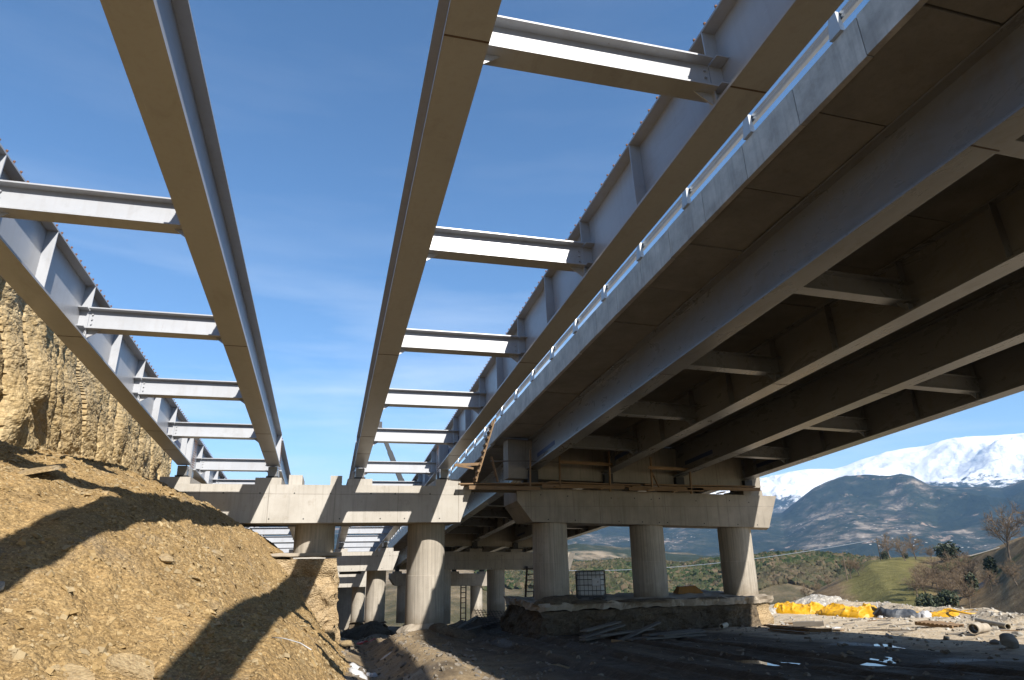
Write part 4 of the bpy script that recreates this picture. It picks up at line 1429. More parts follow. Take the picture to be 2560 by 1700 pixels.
boulder('rock', 'rounded dark stone at the left picture edge in the shadow', 'rock', on_slope(-4.05, 10.45, 0.04), (0.22, 0.2, 0.2), seed=10, mat=M['stone_grey'])
boulder('boulder', 'large grey boulder at the lower right picture corner', 'boulder', (15.95, 13.7, zg(15.95, 13.7) + 0.12), (0.62, 0.5, 0.42), (0.1, 0.2, 0.4), M['stone_grey'], 14)
boulder('boulder', 'smaller stone beside the boulder at the lower right corner', 'boulder', (16.35, 13.3, zg(16.35, 13.3) + 0.08), (0.4, 0.35, 0.3), (0.3, 0.1, 1.4), M['stone_grey'], 15)
rr_ = random.Random(31)
for k in range(34):
    x, y = rr_.uniform(-6.6, -0.3), rr_.uniform(9, 24)
    s_ = rr_.uniform(0.09, 0.26)
    boulder('rock', 'angular brown stone lying loose on the scree slope', 'rock', on_slope(x, y, s_ * 0.06), (s_, s_ * rr_.uniform(.5, .9), s_ * rr_.uniform(.25, .5)),
            (rr_.uniform(-.5, .2), rr_.uniform(0, .7), rr_.uniform(0, 6)), M['rock'], 50 + k, 'loose stones on the scree slope')
for k in range(9):
    x, y = rr_.uniform(15.8, 19.5), rr_.uniform(13.5, 18)
    s_ = rr_.uniform(0.15, 0.35)
    boulder('rock', 'pale stone lying on the sunlit ground at the right edge', 'rock', (x, y, zg(x, y) + s_ * 0.12), (s_, s_ * .8, s_ * .6), (0, 0, k), M['stone_grey'], 90 + k, 'stones at the right edge of the sunlit ground')


# ------------------------------------------------------------------ timber scaffold on the shaded pier
def board(parent, a, b, w, h, mat, name='plank', upv_=(0, 0, 1)):
    """one sawn board as an object of its own, its length along local Y"""
    a, b = Vector(a), Vector(b)
    d = b - a
    L_ = d.length
    mb = MB().box(-w / 2, w / 2, 0, L_, -h / 2, h / 2)
    o = put(name, mb.mesh(name, mat), parent)
    q = d.to_track_quat('Y', 'Z')
    if parent is not None:
        a = a - Vector(parent.location)
    o.location = a
    o.rotation_mode = 'QUATERNION'
    o.rotation_quaternion = q
    return o


sc = thing('timber_walkway', 'rough timber walkway with posts and rails across the shaded pier top', 'scaffold', (12, 27.2, 2.6))
for a, b, yy, z0, z1 in ((5.0, 9.2, 27.02, 2.79, 2.86), (5.3, 9.6, 27.30, 2.75, 2.85), (5.1, 8.6, 27.58, 2.74, 2.82), (8.8, 13.0, 26.98, 2.90, 2.80), (9.3, 13.4, 27.26, 2.84, 2.76), (8.9, 12.7, 27.55, 2.86, 2.78),
                         (12.6, 16.6, 27.0, 2.74, 2.73), (13.1, 17.0, 27.28, 2.72, 2.71), (13.2, 18.7, 26.99, 2.83, 2.80), (15.4, 19.0, 27.3, 2.70, 2.66), (16.2, 18.9, 27.05, 2.66, 2.64)):
    board(sc, (a, yy, z0), (b, yy, z1), 0.24, 0.05, M['wood'])
for a, b, yy, z in ((5.4, 8.2, 26.95, 2.66), (5.6, 8.0, 27.35, 2.64), (5.3, 8.3, 27.6, 2.57)):
    board(sc, (a, yy, z), (b, yy, z - 0.02), 0.10, 0.10, M['wood_grey'], 'bearer')
for x, za, zb_ in ((7.98, 2.70, 4.22), (9.28, 2.62, 3.98), (11.55, 2.52, 4.24), (13.52, 2.55, 4.02), (15.4, 2.45, 3.77)):
    board(sc, (x, 26.86, za), (x + 0.04, 26.86, zb_), 0.10, 0.055, M['wood'], 'post')
for a, b, zz in ((5.4, 8.4, 2.62), (8.5, 12.2, 2.70), (12.4, 16.0, 2.62), (15.2, 18.9, 2.66)):
    board(sc, (a, 26.84, zz + 0.02), (b, 26.84, zz), 0.04, 0.15, M['wood'], 'toe_board')
board(sc, (9.3, 26.82, 3.73), (11.7, 26.82, 3.66), 0.03, 0.13, M['wood'], 'hand_rail')
board(sc, (13.4, 26.82, 3.56), (15.5, 26.82, 3.50), 0.03, 0.13, M['wood'], 'hand_rail')
board(sc, (8.0, 26.9, 3.74), (9.3, 26.9, 3.73), 0.03, 0.06, M['wood_grey'], 'hand_rail')
board(sc, (6.3, 26.9, 3.72), (8.0, 26.9, 3.75), 0.03, 0.05, M['wood_grey'], 'hand_rail')
board(sc, (13.85, 26.86, 2.72), (13.52, 26.86, 3.45), 0.10, 0.04, M['wood'], 'brace')
board(sc, (9.0, 26.75, 2.70), (9.5, 27.1, 2.72), 0.12, 0.05, M['wood'], 'bearer')
board(sc, (11.0, 26.7, 2.60), (11.5, 27.1, 2.70), 0.12, 0.05, M['wood'], 'bearer')
board(sc, (13.2, 26.7, 2.55), (14.1, 27.1, 2.66), 0.12, 0.05, M['wood'], 'bearer')
board(sc, (14.4, 26.7, 2.50), (15.0, 27.1, 2.62), 0.12, 0.05, M['wood'], 'bearer')
board(sc, (16.6, 26.7, 2.46), (17.2, 27.1, 2.56), 0.12, 0.05, M['wood'], 'bearer')
board(sc, (6.34, 26.9, 3.90), (6.62, 26.95, 2.88), 0.16, 0.04, M['wood'], 'brace')
board(sc, (4.78, 26.8, 3.52), (5.95, 26.9, 3.60), 0.05, 0.11, M['wood'], 'brace')
board(sc, (4.9, 26.8, 3.50), (5.58, 26.85, 3.40), 0.05, 0.08, M['wood'], 'brace')

ld = thing('timber_ladder', 'rough timber ladder leaning on the deck edge beside the sunlit cap', 'ladder', (5.7, 26.9, 2.88))
la, lb = Vector((5.66, 26.75, 2.86)), Vector((6.50, 26.95, 5.50))
for dy in (0.0, 0.38):
    board(ld, la + Vector((0, dy, 0)), lb + Vector((0.02, dy, 0)), 0.10, 0.05, M['wood'], 'stringer')
for k in range(9):
    t = 0.06 + k * 0.105
    c = la.lerp(lb, t)
    board(ld, c + Vector((-0.05, -0.08, 0)), c + Vector((-0.05, 0.46, 0)), 0.05, 0.09, M['wood'], 'rung')


def site_ladder(label, bot, top, w, rungs):
    r_ = thing('site_ladder', label, 'ladder', bot, group='dark ladders under the finished deck')
    bot, top = Vector(bot), Vector(top)
    for s_ in (-w / 2, w / 2):
        board(r_, bot + Vector((s_, 0, 0)), top + Vector((s_, 0, 0)), 0.15, 0.13, M['ladder'], 'stringer')
    for k in range(rungs):
        c = bot.lerp(top, (k + 0.6) / rungs)
        board(r_, c + Vector((-w / 2, -0.06, 0)), c + Vector((w / 2, -0.06, 0)), 0.09, 0.09, M['ladder'], 'rung')
    return r_


site_ladder('dark leaning ladder at the second pier, left of the shaded column', (15.75, 54.8, zg(15.75, 54.8) - 0.1), (16.55, 56.0, -0.9), 0.72, 13)
site_ladder('dark upright ladder at the third pier, far under the deck', (16.2, 84.0, zg(16.2, 84) - 0.2), (16.35, 84.6, -3.4), 0.62, 13)

# ------------------------------------------------------------------ caged water tank on its pallet
tk = thing('caged_tank', 'white caged liquid tank on a pallet between the shaded columns', 'tank', (11.02, 28.35, -1.83), (0, 0, R(-24)))


def rounded_box(x, y, z0, z1, r, n=5):
    b = MB()
    ring = []
    for cx, cy, a0 in ((x - r, y - r, 0), (-x + r, y - r, 90), (-x + r, -y + r, 180), (x - r, -y + r, 270)):
        for k in range(n + 1):
            a = R(a0 + 90 * k / n)
            ring.append((cx + r * math.cos(a), cy + r * math.sin(a)))
    m = len(ring)
    for z, s_ in ((z0, 0.94), (z0 + 0.06, 1), (z1 - 0.06, 1), (z1, 0.93)):
        b.v.extend([(px * s_, py * s_, z) for px, py in ring])
    for i in range(3):
        for k in range(m):
            b.f.append((i * m + k, i * m + (k + 1) % m, (i + 1) * m + (k + 1) % m, (i + 1) * m + k))
    b.f.append(tuple(range(m))[::-1])
    b.f.append(tuple(3 * m + k for k in range(m)))
    return b


put('bottle', rounded_box(0.56, 0.46, 0.17, 1.10, 0.12).mesh('bottle', M['ibc'], False), tk)
put('lid', MB().tube([(0, 0, 1.10), (0, 0, 1.15)], 0.11, 16).mesh('lid', M['cage']), tk)
hb = cached('hbar', lambda: MB().beam((-0.61, 0, 0), (0.61, 0, 0), 0.02, 0.028).mesh('cage_bar', M['cage']))
hb2 = cached('hbar2', lambda: MB().beam((0, -0.51, 0), (0, 0.51, 0), 0.02, 0.028).mesh('cage_bar', M['cage']))
vb_ = cached('vbar', lambda: MB().beam((0, 0, 0.14), (0, 0, 1.14), 0.02, 0.02).mesh('cage_bar', M['cage']))
for z in (0.16, 0.36, 0.58, 0.80, 0.98, 1.13):
    for s_ in (-1, 1):
        put('cage_bar', hb, tk, (0, 0.50 * s_, z))
        put('cage_bar', hb2, tk, (0.60 * s_, 0, z))
for k in range(8):
    for s_ in (-1, 1):
        put('cage_bar', vb_, tk, (-0.60 + 1.2 * k / 7, 0.515 * s_, 0))
for k in range(1, 6):
    for s_ in (-1, 1):
        put('cage_bar', vb_, tk, (0.615 * s_, -0.5 + k / 6, 0))
lp = put('label_plate', MB().box(-0.17, 0.17, -0.006, 0.006, -0.15, 0.15).mesh('label_plate', M['galv']), tk, (0.26, -0.535, 0.70))
put('sticker', MB().box(-0.13, 0.13, -0.003, 0.0, -0.08, 0.09).mesh('sticker', M['white']), lp, (0, -0.0075, 0))
put('hazard_mark', MB().hexa([(-0.03, -0.002, 0), (0, -0.002, -0.03), (0.03, -0.002, 0), (0, -0.002, 0.03)], [(-0.03, 0, 0), (0, 0, -0.03), (0.03, 0, 0), (0, 0, 0.03)]).mesh('hazard_mark', M['rubber']), lp, (0.07, -0.013, 0.0))
for yy in (-0.45, -0.15, 0.15, 0.45):
    put('pallet_board', cached('pb', lambda: MB().box(-0.62, 0.62, -0.06, 0.06, 0.10, 0.135).mesh('pallet_board', M['cage'])), tk, (0, yy, 0))
for xx in (-0.53, 0, 0.53):
    for yy in (-0.43, 0, 0.43):
        put('pallet_foot', cached('pf', lambda: MB().box(-0.075, 0.075, -0.07, 0.07, 0.0, 0.10).mesh('pallet_foot', M['cage'])), tk, (xx, yy, 0))


# ------------------------------------------------------------------ heaps and tarpaulins
def heap(name, label, cat, cx, cy, a, b, h, rot, mat, seed, fold=0.0, base=None, step=0.07, stuff=False, frq=2.0, parent=None):
    """a rounded heap or a crumpled sheet lying in folds"""
    step = step * (0.55 if fold > 0 and a > 0.5 else 1.0)
    n1, n2 = max(12, int(2 * a / step)), max(12, int(2 * b / step))
    u, v = np.meshgrid(np.linspace(-1, 1, n1), np.linspace(-1, 1, n2))
    # square to disc so that the rim closes on the ground
    uu, vv = u * np.sqrt(1 - v * v / 2), v * np.sqrt(1 - u * u / 2)
    rad = np.hypot(uu, vv)
    edge = 1 + 0.22 * vnoise(np.arctan2(vv, uu) * 1.6 + seed, seed)
    x, y = uu * a * edge, vv * b * edge
    c_, s_ = math.cos(rot), math.sin(rot)
    X, Y_ = cx + x * c_ - y * s_, cy + x * s_ + y * c_
    prof = np.clip(1 - rad ** 2, 0, 1) ** 0.6
    if fold > 0:
        wx, wy_ = x + 0.25 * fbm(x * 1.7, y * 1.7, seed, o=2), y + 0.25 * fbm(x * 1.7 + 9, y * 1.7, seed, o=2)
        r1 = ridged(wx * frq * 0.8 + seed * 3, wy_ * frq, 1.0, o=3, g=0.5)
        r2 = ridged(wx * frq * 2.6 + seed, wy_ * frq * 2.2, 4.0, o=3, g=0.6)
        w = fbm(x * 0.9 + seed, y * 0.9, 2.0, o=2)
        body = np.clip(1 - rad ** 3, 0, 1) ** 0.5
        cr1 = (1 - np.abs(vnoise(wx * frq * 0.9 + seed, wy_ * frq * 0.7 + 0.4 * wx, 2.0))) ** 4
        cr2 = (1 - np.abs(vnoise(wx * frq * 1.9 - 0.6 * wy_, wy_ * frq * 1.5 + seed, 5.0))) ** 5
        z = h * body * (0.52 + 0.26 * w + 0.16 * fold * (r1 - 0.2) + 0.20 * cr1 + 0.17 * cr2)
        z = np.clip(z, 0.015, None) * (rad < 0.995)
    else:
        z = h * prof * (0.8 + 0.3 * fbm(x * 1.2 + seed, y * 1.2, o=3)) + 0.08 * h * fbm(x * 6, y * 6, seed, o=3) * np.clip(prof * 4, 0, 1)
    g = zground(X, Y_) if base is None else base
    o = grid_obj(name, X - cx, Y_ - cy, z + g - 0.02 - (zg(cx, cy) if base is None else base), mat, smooth=False)
    o.location = (cx, cy, zg(cx, cy) if base is None else base)
    tag(o, label, cat)
    return o


heap('dirt_heap', 'dark heap of soil on the slab beside the first shaded column', 'dirt heap', 8.95, 26.75, 0.95, 0.5, 0.42, 0.1, M['bank'], 3, base=-1.83)
heap('dirt_heap', 'low spread of soil on the slab edge in front of the caged tank', 'dirt heap', 10.3, 26.45, 1.1, 0.35, 0.16, 0.0, M['bank'], 5, base=-1.83)
heap('dirt_heap', 'soil spilling along the slab edge between the shaded columns', 'dirt heap', 12.6, 26.5, 1.6, 0.3, 0.13, 0.0, M['bank'], 15, base=-1.84)
heap('dirt_heap', 'thin soil strip on the slab edge near the lit corner', 'dirt heap', 15.9, 26.55, 1.5, 0.3, 0.10, 0.0, M['bank'], 17, base=-1.84)
heap('gravel_heap', 'grey gravel heap behind the yellow tarpaulins', 'gravel heap', 28.2, 36.2, 2.0, 1.3, 0.75, 0.5, M['gravel'], 7)
heap('rubble_heap', 'pale rubble heap just right of the lit bank corner', 'rubble heap', 22.6, 33.4, 1.3, 0.9, 0.4, 0.4, M['gravel'], 9)
heap('mud_heap', 'lit earth heap in the ditch behind the sunlit column', 'earth heap', 2.2, 37.0, 1.1, 2.4, 0.7, 0.2, M['bank'], 11)
heap('mud_heap', 'dark earth heap beside the wheel track at the sunlit column', 'earth heap', 5.0, 27.6, 0.9, 1.2, 0.45, 0.2, M['bank'], 12)
heap('yellow_tarpaulin', 'small yellow tarpaulin scrap at the left end of the row', 'tarpaulin', 25.4, 35.4, 0.65, 0.5, 0.45, 0.2, M['tarp'], 21, 0.5)
heap('yellow_tarpaulin', 'peaked yellow tarpaulin heap, second from the shaded columns', 'tarpaulin', 24.5, 32.6, 1.3, 0.85, 0.66, -0.75, M['tarp'], 22, 0.62, frq=1.6)
heap('yellow_tarpaulin', 'longest crumpled yellow tarpaulin, left of the grey sheet', 'tarpaulin', 25.6, 30.2, 2.3, 0.95, 0.60, -1.40, M['tarp'], 24, 0.60, frq=1.5)
heap('yellow_tarpaulin', 'low flat yellow tarpaulin right of the grey sheet', 'tarpaulin', 27.5, 27.0, 1.3, 0.7, 0.26, -1.42, M['tarp'], 26, 0.55, frq=1.8)
heap('grey_sheet', 'dark grey plastic sheet bundled between the yellow tarpaulins', 'plastic sheet', 26.1, 27.75, 0.98, 0.6, 0.70, -0.90, M['tarp_grey'], 28, 0.30, frq=1.1)
hoop = MB().tube([(0.55 * math.cos(t) , 0.45 * math.sin(t), 0.12 + 0.05 * math.sin(t * 2)) for t in np.linspace(0, 5.2, 22)], 0.045, 6)
tag(put('yellow_hose', hoop.mesh('yellow_hose', M['tarp'], True), None, (27.75, 25.7, zg(27.75, 25.7)), (0, 0, 2.2)), 'yellow hose looped at the right end of the tarpaulins', 'hose')
tag(put('white_board', MB().beam((0, 0, 0), (0.0, 0.05, 0.62), 0.42, 0.025, (0, 1, 0)).mesh('white_board', M['white']), None, (25.75, 28.6, zg(25.75, 28.6) + 0.02), (0.1, 0.25, 0.8)), 'white board standing behind the grey plastic sheet', 'board')
heap('white_sheet', 'crumpled white plastic at the right side of the grey sheet', 'plastic sheet', 26.75, 26.9, 0.35, 0.3, 0.36, 0.2, M['white'], 33, 0.4, frq=2.5)
heap('white_scrap', 'white scrap lying at the left side of the grey sheet', 'plastic scrap', 25.45, 28.1, 0.22, 0.18, 0.2, 0.2, M['white'], 34, 0.4, frq=2.5)

# pallet lying flat in the sun
pl = thing('wooden_pallet', 'pale slatted wooden pallet lying on the sunlit ground', 'pallet', (20.72, 20.3, zg(20.72, 20.3) + 0.03), (0.0, 0.03, -1.31))
for k in range(9):
    put('slat', cached('slat', lambda: MB().box(-0.045, 0.045, -0.38, 0.38, 0.09, 0.115).mesh('slat', M['wood'])), pl, (-0.58 + k * 0.145, 0, 0))
for yy in (-0.33, 0.0, 0.33):
    put('bearer', cached('plb', lambda: MB().box(-0.63, 0.63, -0.04, 0.04, 0.0, 0.088).mesh('bearer', M['wood'])), pl, (0, yy, 0))


def open_pipe(name, label, a, b, r, t, mat):
    a, b = Vector(a), Vector(b)
    mb = MB()
    d = (b - a)
    n = 24
    s_ = d.normalized().cross(Vector((0, 0, 1))).normalized()
    u_ = s_.cross(d.normalized())
    for p, q in ((Vector(), r), (d, r), (d, r - t), (Vector(), r - t)):
        for k in range(n):
            an = 2 * math.pi * k / n
            mb.v.append(tuple(p + (s_ * math.cos(an) + u_ * math.sin(an)) * q))
    for i in range(4):
        j = (i + 1) % 4
        for k in range(n):
            mb.f.append((i * n + k, i * n + (k + 1) % n, j * n + (k + 1) % n, j * n + k))
    return tag(put(name, mb.mesh(name, mat, False), None, a), label, 'pipe')


open_pipe('pipe', 'long pale pipe lying near the right picture edge', (23.2, 21.0, zg(23.2, 21.0) + 0.12), (21.75, 18.6, zg(21.75, 18.6) + 0.12), 0.09, 0.012, M['pipe'])
open_pipe('broken_pipe', 'broken wide concrete pipe with a dark open mouth', (18.5, 16.95, zg(18.5, 16.95) + 0.2), (19.15, 17.35, zg(19.15, 17.35) + 0.2), 0.15, 0.022, M['footing'])
open_pipe('broken_pipe', 'short broken pipe piece right behind the dark open pipe mouth', (19.25, 17.5, zg(19.25, 17.5) + 0.15), (19.75, 17.62, zg(19.75, 17.62) + 0.15), 0.13, 0.022, M['footing'])

# timbers in the sun at the bank corner
for k, (xa, ya, xb, yb_, w, h_, lab) in enumerate((
        (16.5, 23.9, 16.35, 21.5, 0.10, 0.10, 'long sawn timber on the sunlit ground by the shadow edge'),
        (16.35, 21.45, 16.8, 20.9, 0.11, 0.11, 'short sawn timber end to end with the long one'),
        (17.4, 25.6, 16.9, 21.9, 0.09, 0.07, 'sawn timber leading back to the lit bank corner'),
        (17.0, 22.0, 17.3, 21.0, 0.25, 0.04, 'wide pale board beside the sunlit timbers'),
        (16.0, 23.2, 15.8, 20.9, 0.22, 0.05, 'dark board half in the shadow edge'),
        (18.9, 26.4, 19.5, 25.6, 0.20, 0.05, 'short board lying alone in front of the tarpaulins'))):
    o = board(None, (xa, ya, zg(xa, ya) + h_ / 2 + 0.03), (xb, yb_, zg(xb, yb_) + h_ / 2 + 0.03), w, h_, M['wood'], 'timber')
    tag(o, lab, 'timber')
o = board(None, (18.3, 25.0, zg(18.3, 25) + 0.1), (19.2, 24.3, zg(19.2, 24.3) + 0.1), 0.18, 0.16, M['wood_grey'], 'log')
tag(o, 'grey log lying on the sunlit ground', 'log')
rr_ = random.Random(77)
for k in range(26):
    x, y = rr_.uniform(17.2, 24), rr_.uniform(17.5, 27)
    L_, a_ = rr_.uniform(0.3, 1.1), rr_.uniform(-0.6, 0.9)
    x2, y2 = x + L_ * math.cos(a_), y - L_ * math.sin(a_) * 0.6
    o = board(None, (x, y, zg(x, y) + 0.03), (x2, y2, zg(x2, y2) + 0.03), rr_.uniform(.05, .14), 0.03, M['wood_grey' if k % 3 else 'wood'], 'scrap_wood')
    tag(o, 'scrap of wood lying on the sunlit gravel', 'scrap wood', 'wood scraps on the sunlit gravel')
heap('mud_patch', 'dark dried mud patch in the middle of the sunlit ground', 'mud patch', 18.5, 20.2, 0.8, 0.3, 0.07, -0.8, M['bank'], 41, step=0.05)
heap('white_scrap', 'white rag on the sunlit ground near the timbers', 'plastic scrap', 18.3, 22.5, 0.2, 0.12, 0.08, 0, M['white'], 42, 0.4, frq=3, step=0.04)

# pile of old planks at the foot of the shaded bank
rr_ = random.Random(12)
pile = [((8.7, 23.3, .28), (11.0, 25.6, .42), .26), ((8.5, 22.9, .12), (11.0, 25.2, .34), .24), ((8.4, 22.6, .06), (11.2, 24.9, .10), .26), ((9.0, 22.7, .16), (11.9, 24.6, .20), .22),
        ((9.6, 22.3, .10), (12.5, 25.2, .36), .20), ((9.9, 22.2, .05), (12.8, 23.9, .06), .26), ((10.6, 22.4, .14), (13.6, 24.2, .10), .28), ((10.2, 21.7, .05), (12.9, 22.6, .05), .24), ((10.9, 21.9, .10), (13.2, 23.2, .12), .26)]
for a, b, w in pile:
    o = board(None, (a[0], a[1], zg(a[0], a[1]) + a[2]), (b[0], b[1], zg(b[0], b[1]) + b[2]), w, 0.05, M['wood_grey'], 'old_plank')
    tag(o, 'weathered grey plank in the pile at the foot of the shaded bank', 'plank', 'old planks piled at the shaded bank')
o = board(None, (9.0, 21.6, zg(9.0, 21.6) + 0.06), (9.55, 21.35, zg(9.55, 21.35) + 0.06), 0.12, 0.09, M['wood'], 'timber')
tag(o, 'short yellow timber block in front of the old planks', 'timber')
open_pipe('pipe', 'pale short pipe lying near the shaded bank, towards the lit corner', (15.0, 24.9, zg(15, 24.9) + 0.12), (15.6, 25.5, zg(15.6, 25.5) + 0.14), 0.09, 0.015, M['pipe'])

# ochre folded cover on the slab
oc = MB().hexa([(-0.62, -0.35, 0), (0.62, -0.35, 0), (0.62, 0.35, 0), (-0.62, 0.35, 0)], [(-0.46, -0.15, 0.30), (0.30, -0.15, 0.33), (0.30, 0.2, 0.33), (-0.46, 0.2, 0.30)])
tag(put('ochre_cover', oc.mesh('ochre_cover', M['orange']), None, (16.2, 29.4, -1.80), (0, 0, -0.15)), 'ochre brown cover lying on the slab between the shaded columns', 'cover')

# reinforcement mats stacked under the deck
rb = thing('rebar_mat', 'dark steel reinforcement mat leaning on the spoil under the deck', 'rebar mat', (8.6, 33.5, zg(8.6, 33.5) + 0.25), (0.5, 0.1, 0.2))
for k in range(13):
    put('bar', cached('rbx', lambda: MB().tube([(-1.5, 0, 0), (1.5, 0, 0)], 0.014, 5).mesh('bar', M['cage'])), rb, (0, -0.9 + k * 0.15, 0))
for k in range(17):
    put('bar', cached('rby', lambda: MB().tube([(0, -1.0, 0.022), (0, 1.0, 0.022)], 0.014, 5).mesh('bar', M['cage'])), rb, (-1.4 + k * 0.175, 0, 0))
for k, (a, b) in enumerate((((6.2, 32.0), (8.6, 34.6)), ((5.9, 33.0), (7.6, 35.8)))):
    o = board(None, (a[0], a[1], zg(*a) + 0.1), (b[0], b[1], zg(*b) + 0.12), 0.2, 0.06, M['wood_grey'], 'old_plank')
    tag(o, ['grey plank on the spoil heap left of the rebar mat', 'second grey plank on the spoil heap, nearer the sunlit column'][k], 'plank')

# litter in the ditch
for k, (x, y, a, b, h_, m, lab) in enumerate((
        (1.0, 20.1, .22, .16, .16, 'white', 'white plastic rag on the ditch edge, uppermost'),
        (0.95, 18.6, .26, .2, .2, 'white', 'larger white plastic rag in the ditch at the picture bottom'),
        (1.35, 19.4, .20, .16, .14, 'white', 'white plastic rag in the bottom of the ditch'),
        (1.98, 22.7, .28, .14, .08, 'white', 'flat white sheet in front of the sunlit column foot'),
        (1.75, 32.5, .26, .2, .18, 'red', 'red plastic scrap in the shaded ditch'),
        (2.15, 32.0, .16, .14, .12, 'red', 'small orange scrap on the lit mud beside the red one'))):
    heap('plastic_scrap', lab, 'litter', x, y, a, b, h_ * 0.9, k * 0.7, M[m], 60 + k, 0.5, frq=3.5, step=0.035)
tag(put('plastic_strip', MB().tube([(0, 0, 0), (0.2, -0.25, 0.0), (0.45, -0.42, -0.06), (0.62, -0.62, -0.14)], 0.008, 6).mesh('plastic_strip', M['white'], True), None, on_slope(-0.75, 12.0, 0.03)), 'thin white plastic strip lying across the slope shadow', 'litter')

# puddles: level water in the hollows
def puddle(label, pts, z):
    n = len(pts)
    b = MB()
    fine = []
    for k in range(n):
        p0, p1, p2, p3 = [np.array(pts[(k + j) % n], float) for j in (-1, 0, 1, 2)]
        for t in np.linspace(0, 1, 7)[:-1]:
            q = 0.5 * (2 * p1 + (p2 - p0) * t + (2 * p0 - 5 * p1 + 4 * p2 - p3) * t * t + (3 * p1 - p0 - 3 * p2 + p3) * t ** 3)
            q = q + 0.06 * np.array([float(vnoise(q[0] * 4, q[1] * 4, 1)), float(vnoise(q[0] * 4, q[1] * 4, 9))])
            fine.append(q)
    b.v = [(q[0], q[1], z) for q in fine]
    b.f = [tuple(range(len(fine)))]
    o = put('puddle', b.mesh('puddle', M['water']))
    return tag(o, label, kind='structure')


def pud(label, pts, lift=0.02):
    c0 = np.mean(np.array(pts), 0)
    z = float(np.median([zg(*(c0 + (np.array(p) - c0) * 0.8)) for p in pts])) + lift
    puddle(label, pts, z)


pud('long still puddle in the dark wheel track', [(8.9, 14.9), (9.6, 15.1), (10.1, 14.6), (10.5, 13.9), (10.2, 13.2), (9.4, 13.4), (8.8, 14.2)], -0.03)
pud('streaky puddle in the shaded track', [(10.0, 12.5), (10.8, 12.9), (12.3, 14.0), (12.6, 13.8), (11.8, 12.9), (10.9, 12.0), (10.0, 11.9)], -0.045)
pud('puddle at the edge of the deck shadow', [(14.7, 16.8), (15.2, 16.6), (15.1, 15.6), (14.9, 14.4), (14.4, 14.2), (14.4, 15.4)], -0.045)
pud('small puddle near the picture bottom', [(5.3, 16.9), (5.9, 17.3), (6.3, 17.0), (5.8, 16.4)], -0.03)

# ------------------------------------------------------------------ mobile crane on the finished deck, its boom showing behind the girders
zc_ = Z_GIRDER + S_LONG * 75 + H + 0.43
cr = thing('mobile_crane', 'mobile crane with raised black telescopic boom behind the bare girders', 'crane', (9.8, 75.5, zc_))
put('chassis', MB().box(-1.25, 1.25, -4, 4, 0.7, 1.5).mesh('chassis', M['boom']), cr)
put('cab', MB().hexa([(-1.2, -4.9, 0.7), (1.2, -4.9, 0.7), (1.2, -3.6, 0.7), (-1.2, -3.6, 0.7)], [(-1.1, -4.6, 2.0), (1.1, -4.6, 2.0), (1.1, -3.6, 2.0), (-1.1, -3.6, 2.0)]).mesh('cab', M['tarp']), cr)
put('turret', MB().box(-1.1, 1.1, -1.2, 2.2, 1.52, 2.3).mesh('turret', M['tarp']), cr)
for yy in (-3.0, -1.4, 1.4, 3.0):
    for s_ in (-1, 1):
        put('wheel', cached('wheel', lambda: MB().tube([(-0.18, 0, 0), (0.18, 0, 0)], 0.55, 20).mesh('wheel', M['rubber'])), cr, (1.08 * s_, yy, 0.55))
b0, tip = Vector((-0.35, -0.5, 1.9)), Vector((4.79 - 9.8, -0.5, 14.1 - zc_))
dv = tip - b0
for k, (t0, t1, w) in enumerate(((0, 0.44, 0.62), (0.42, 0.73, 0.52), (0.71, 1.0, 0.42))):
    put('boom_section', MB().beam(b0 + dv * t0, b0 + dv * t1, w, w).mesh('boom_section', M['boom']), cr)
put('boom_head', MB().box(-0.3, 0.3, -0.3, 0.3, -0.35, 0.4).mesh('boom_head', M['cage']), cr, tip)
put('luffing_cylinder', MB().tube([(-0.9, -0.5, 1.6), b0 + dv * 0.38], 0.14, 10).mesh('luffing_cylinder', M['galv']), cr)


# ================================================================== VEGETATION
def bare_tree_meshes(seed, h=6.0, spread=1.0):
    rg = random.Random(seed)
    tr, cr_ = MB(), MB()

    def limb(mb, p, d, L_, r0, r1, n, seg=3):
        pts = [p]
        for k in range(seg):
            d = (d + Vector((rg.gauss(0, .10), rg.gauss(0, .10), rg.gauss(0.03, .06)))).normalized()
            pts.append(pts[-1] + d * (L_ / seg))
        mb.tube(pts, [r0 + (r1 - r0) * k / seg for k in range(seg + 1)], n, False)
        return pts, d

    base, d0 = limb(tr, Vector((0, 0, -0.3)), Vector((rg.gauss(0, .06), rg.gauss(0, .06), 1)), h * 0.52, h * 0.022, h * 0.012, 7, 5)

    def grow(p, d, L_, r, lvl):
        pts, d2 = limb(cr_, p, d, L_, r, r * 0.45, 4 if lvl < 2 else 3, 3 if lvl < 3 else 2)
        if lvl >= 4: return
        nb = (5, 6, 6, 4)[lvl]
        for k in range(nb):
            t = 0.25 + 0.75 * (k + rg.random()) / nb
            i = min(len(pts) - 2, int(t * (len(pts) - 1)))
            q = pts[i].lerp(pts[i + 1], t * (len(pts) - 1) - i)
            ax = Vector((rg.gauss(0, 1), rg.gauss(0, 1), rg.gauss(0.25, .6))).normalized()
            nd = (d2 * 0.75 + ax * 0.85 * spread).normalized()
            grow(q, nd, L_ * rg.uniform(.5, .72), max(r * 0.50, h * 0.0024), lvl + 1)
    for k in range(7):
        t = 0.45 + 0.55 * k / 6
        i = min(len(base) - 2, int(t * (len(base) - 1)))
        q = base[i].lerp(base[i + 1], t * (len(base) - 1) - i)
        a = k * 2.4 + rg.random()
        nd = Vector((math.cos(a) * spread, math.sin(a) * spread, rg.uniform(.5, 1.1))).normalized()
        grow(q, nd, h * rg.uniform(.24, .36), h * 0.009, 1)
    grow(base[-1], d0, h * 0.34, h * 0.010, 1)
    return tr.mesh('trunk', M['bark']), cr_.mesh('crown', M['twig'])


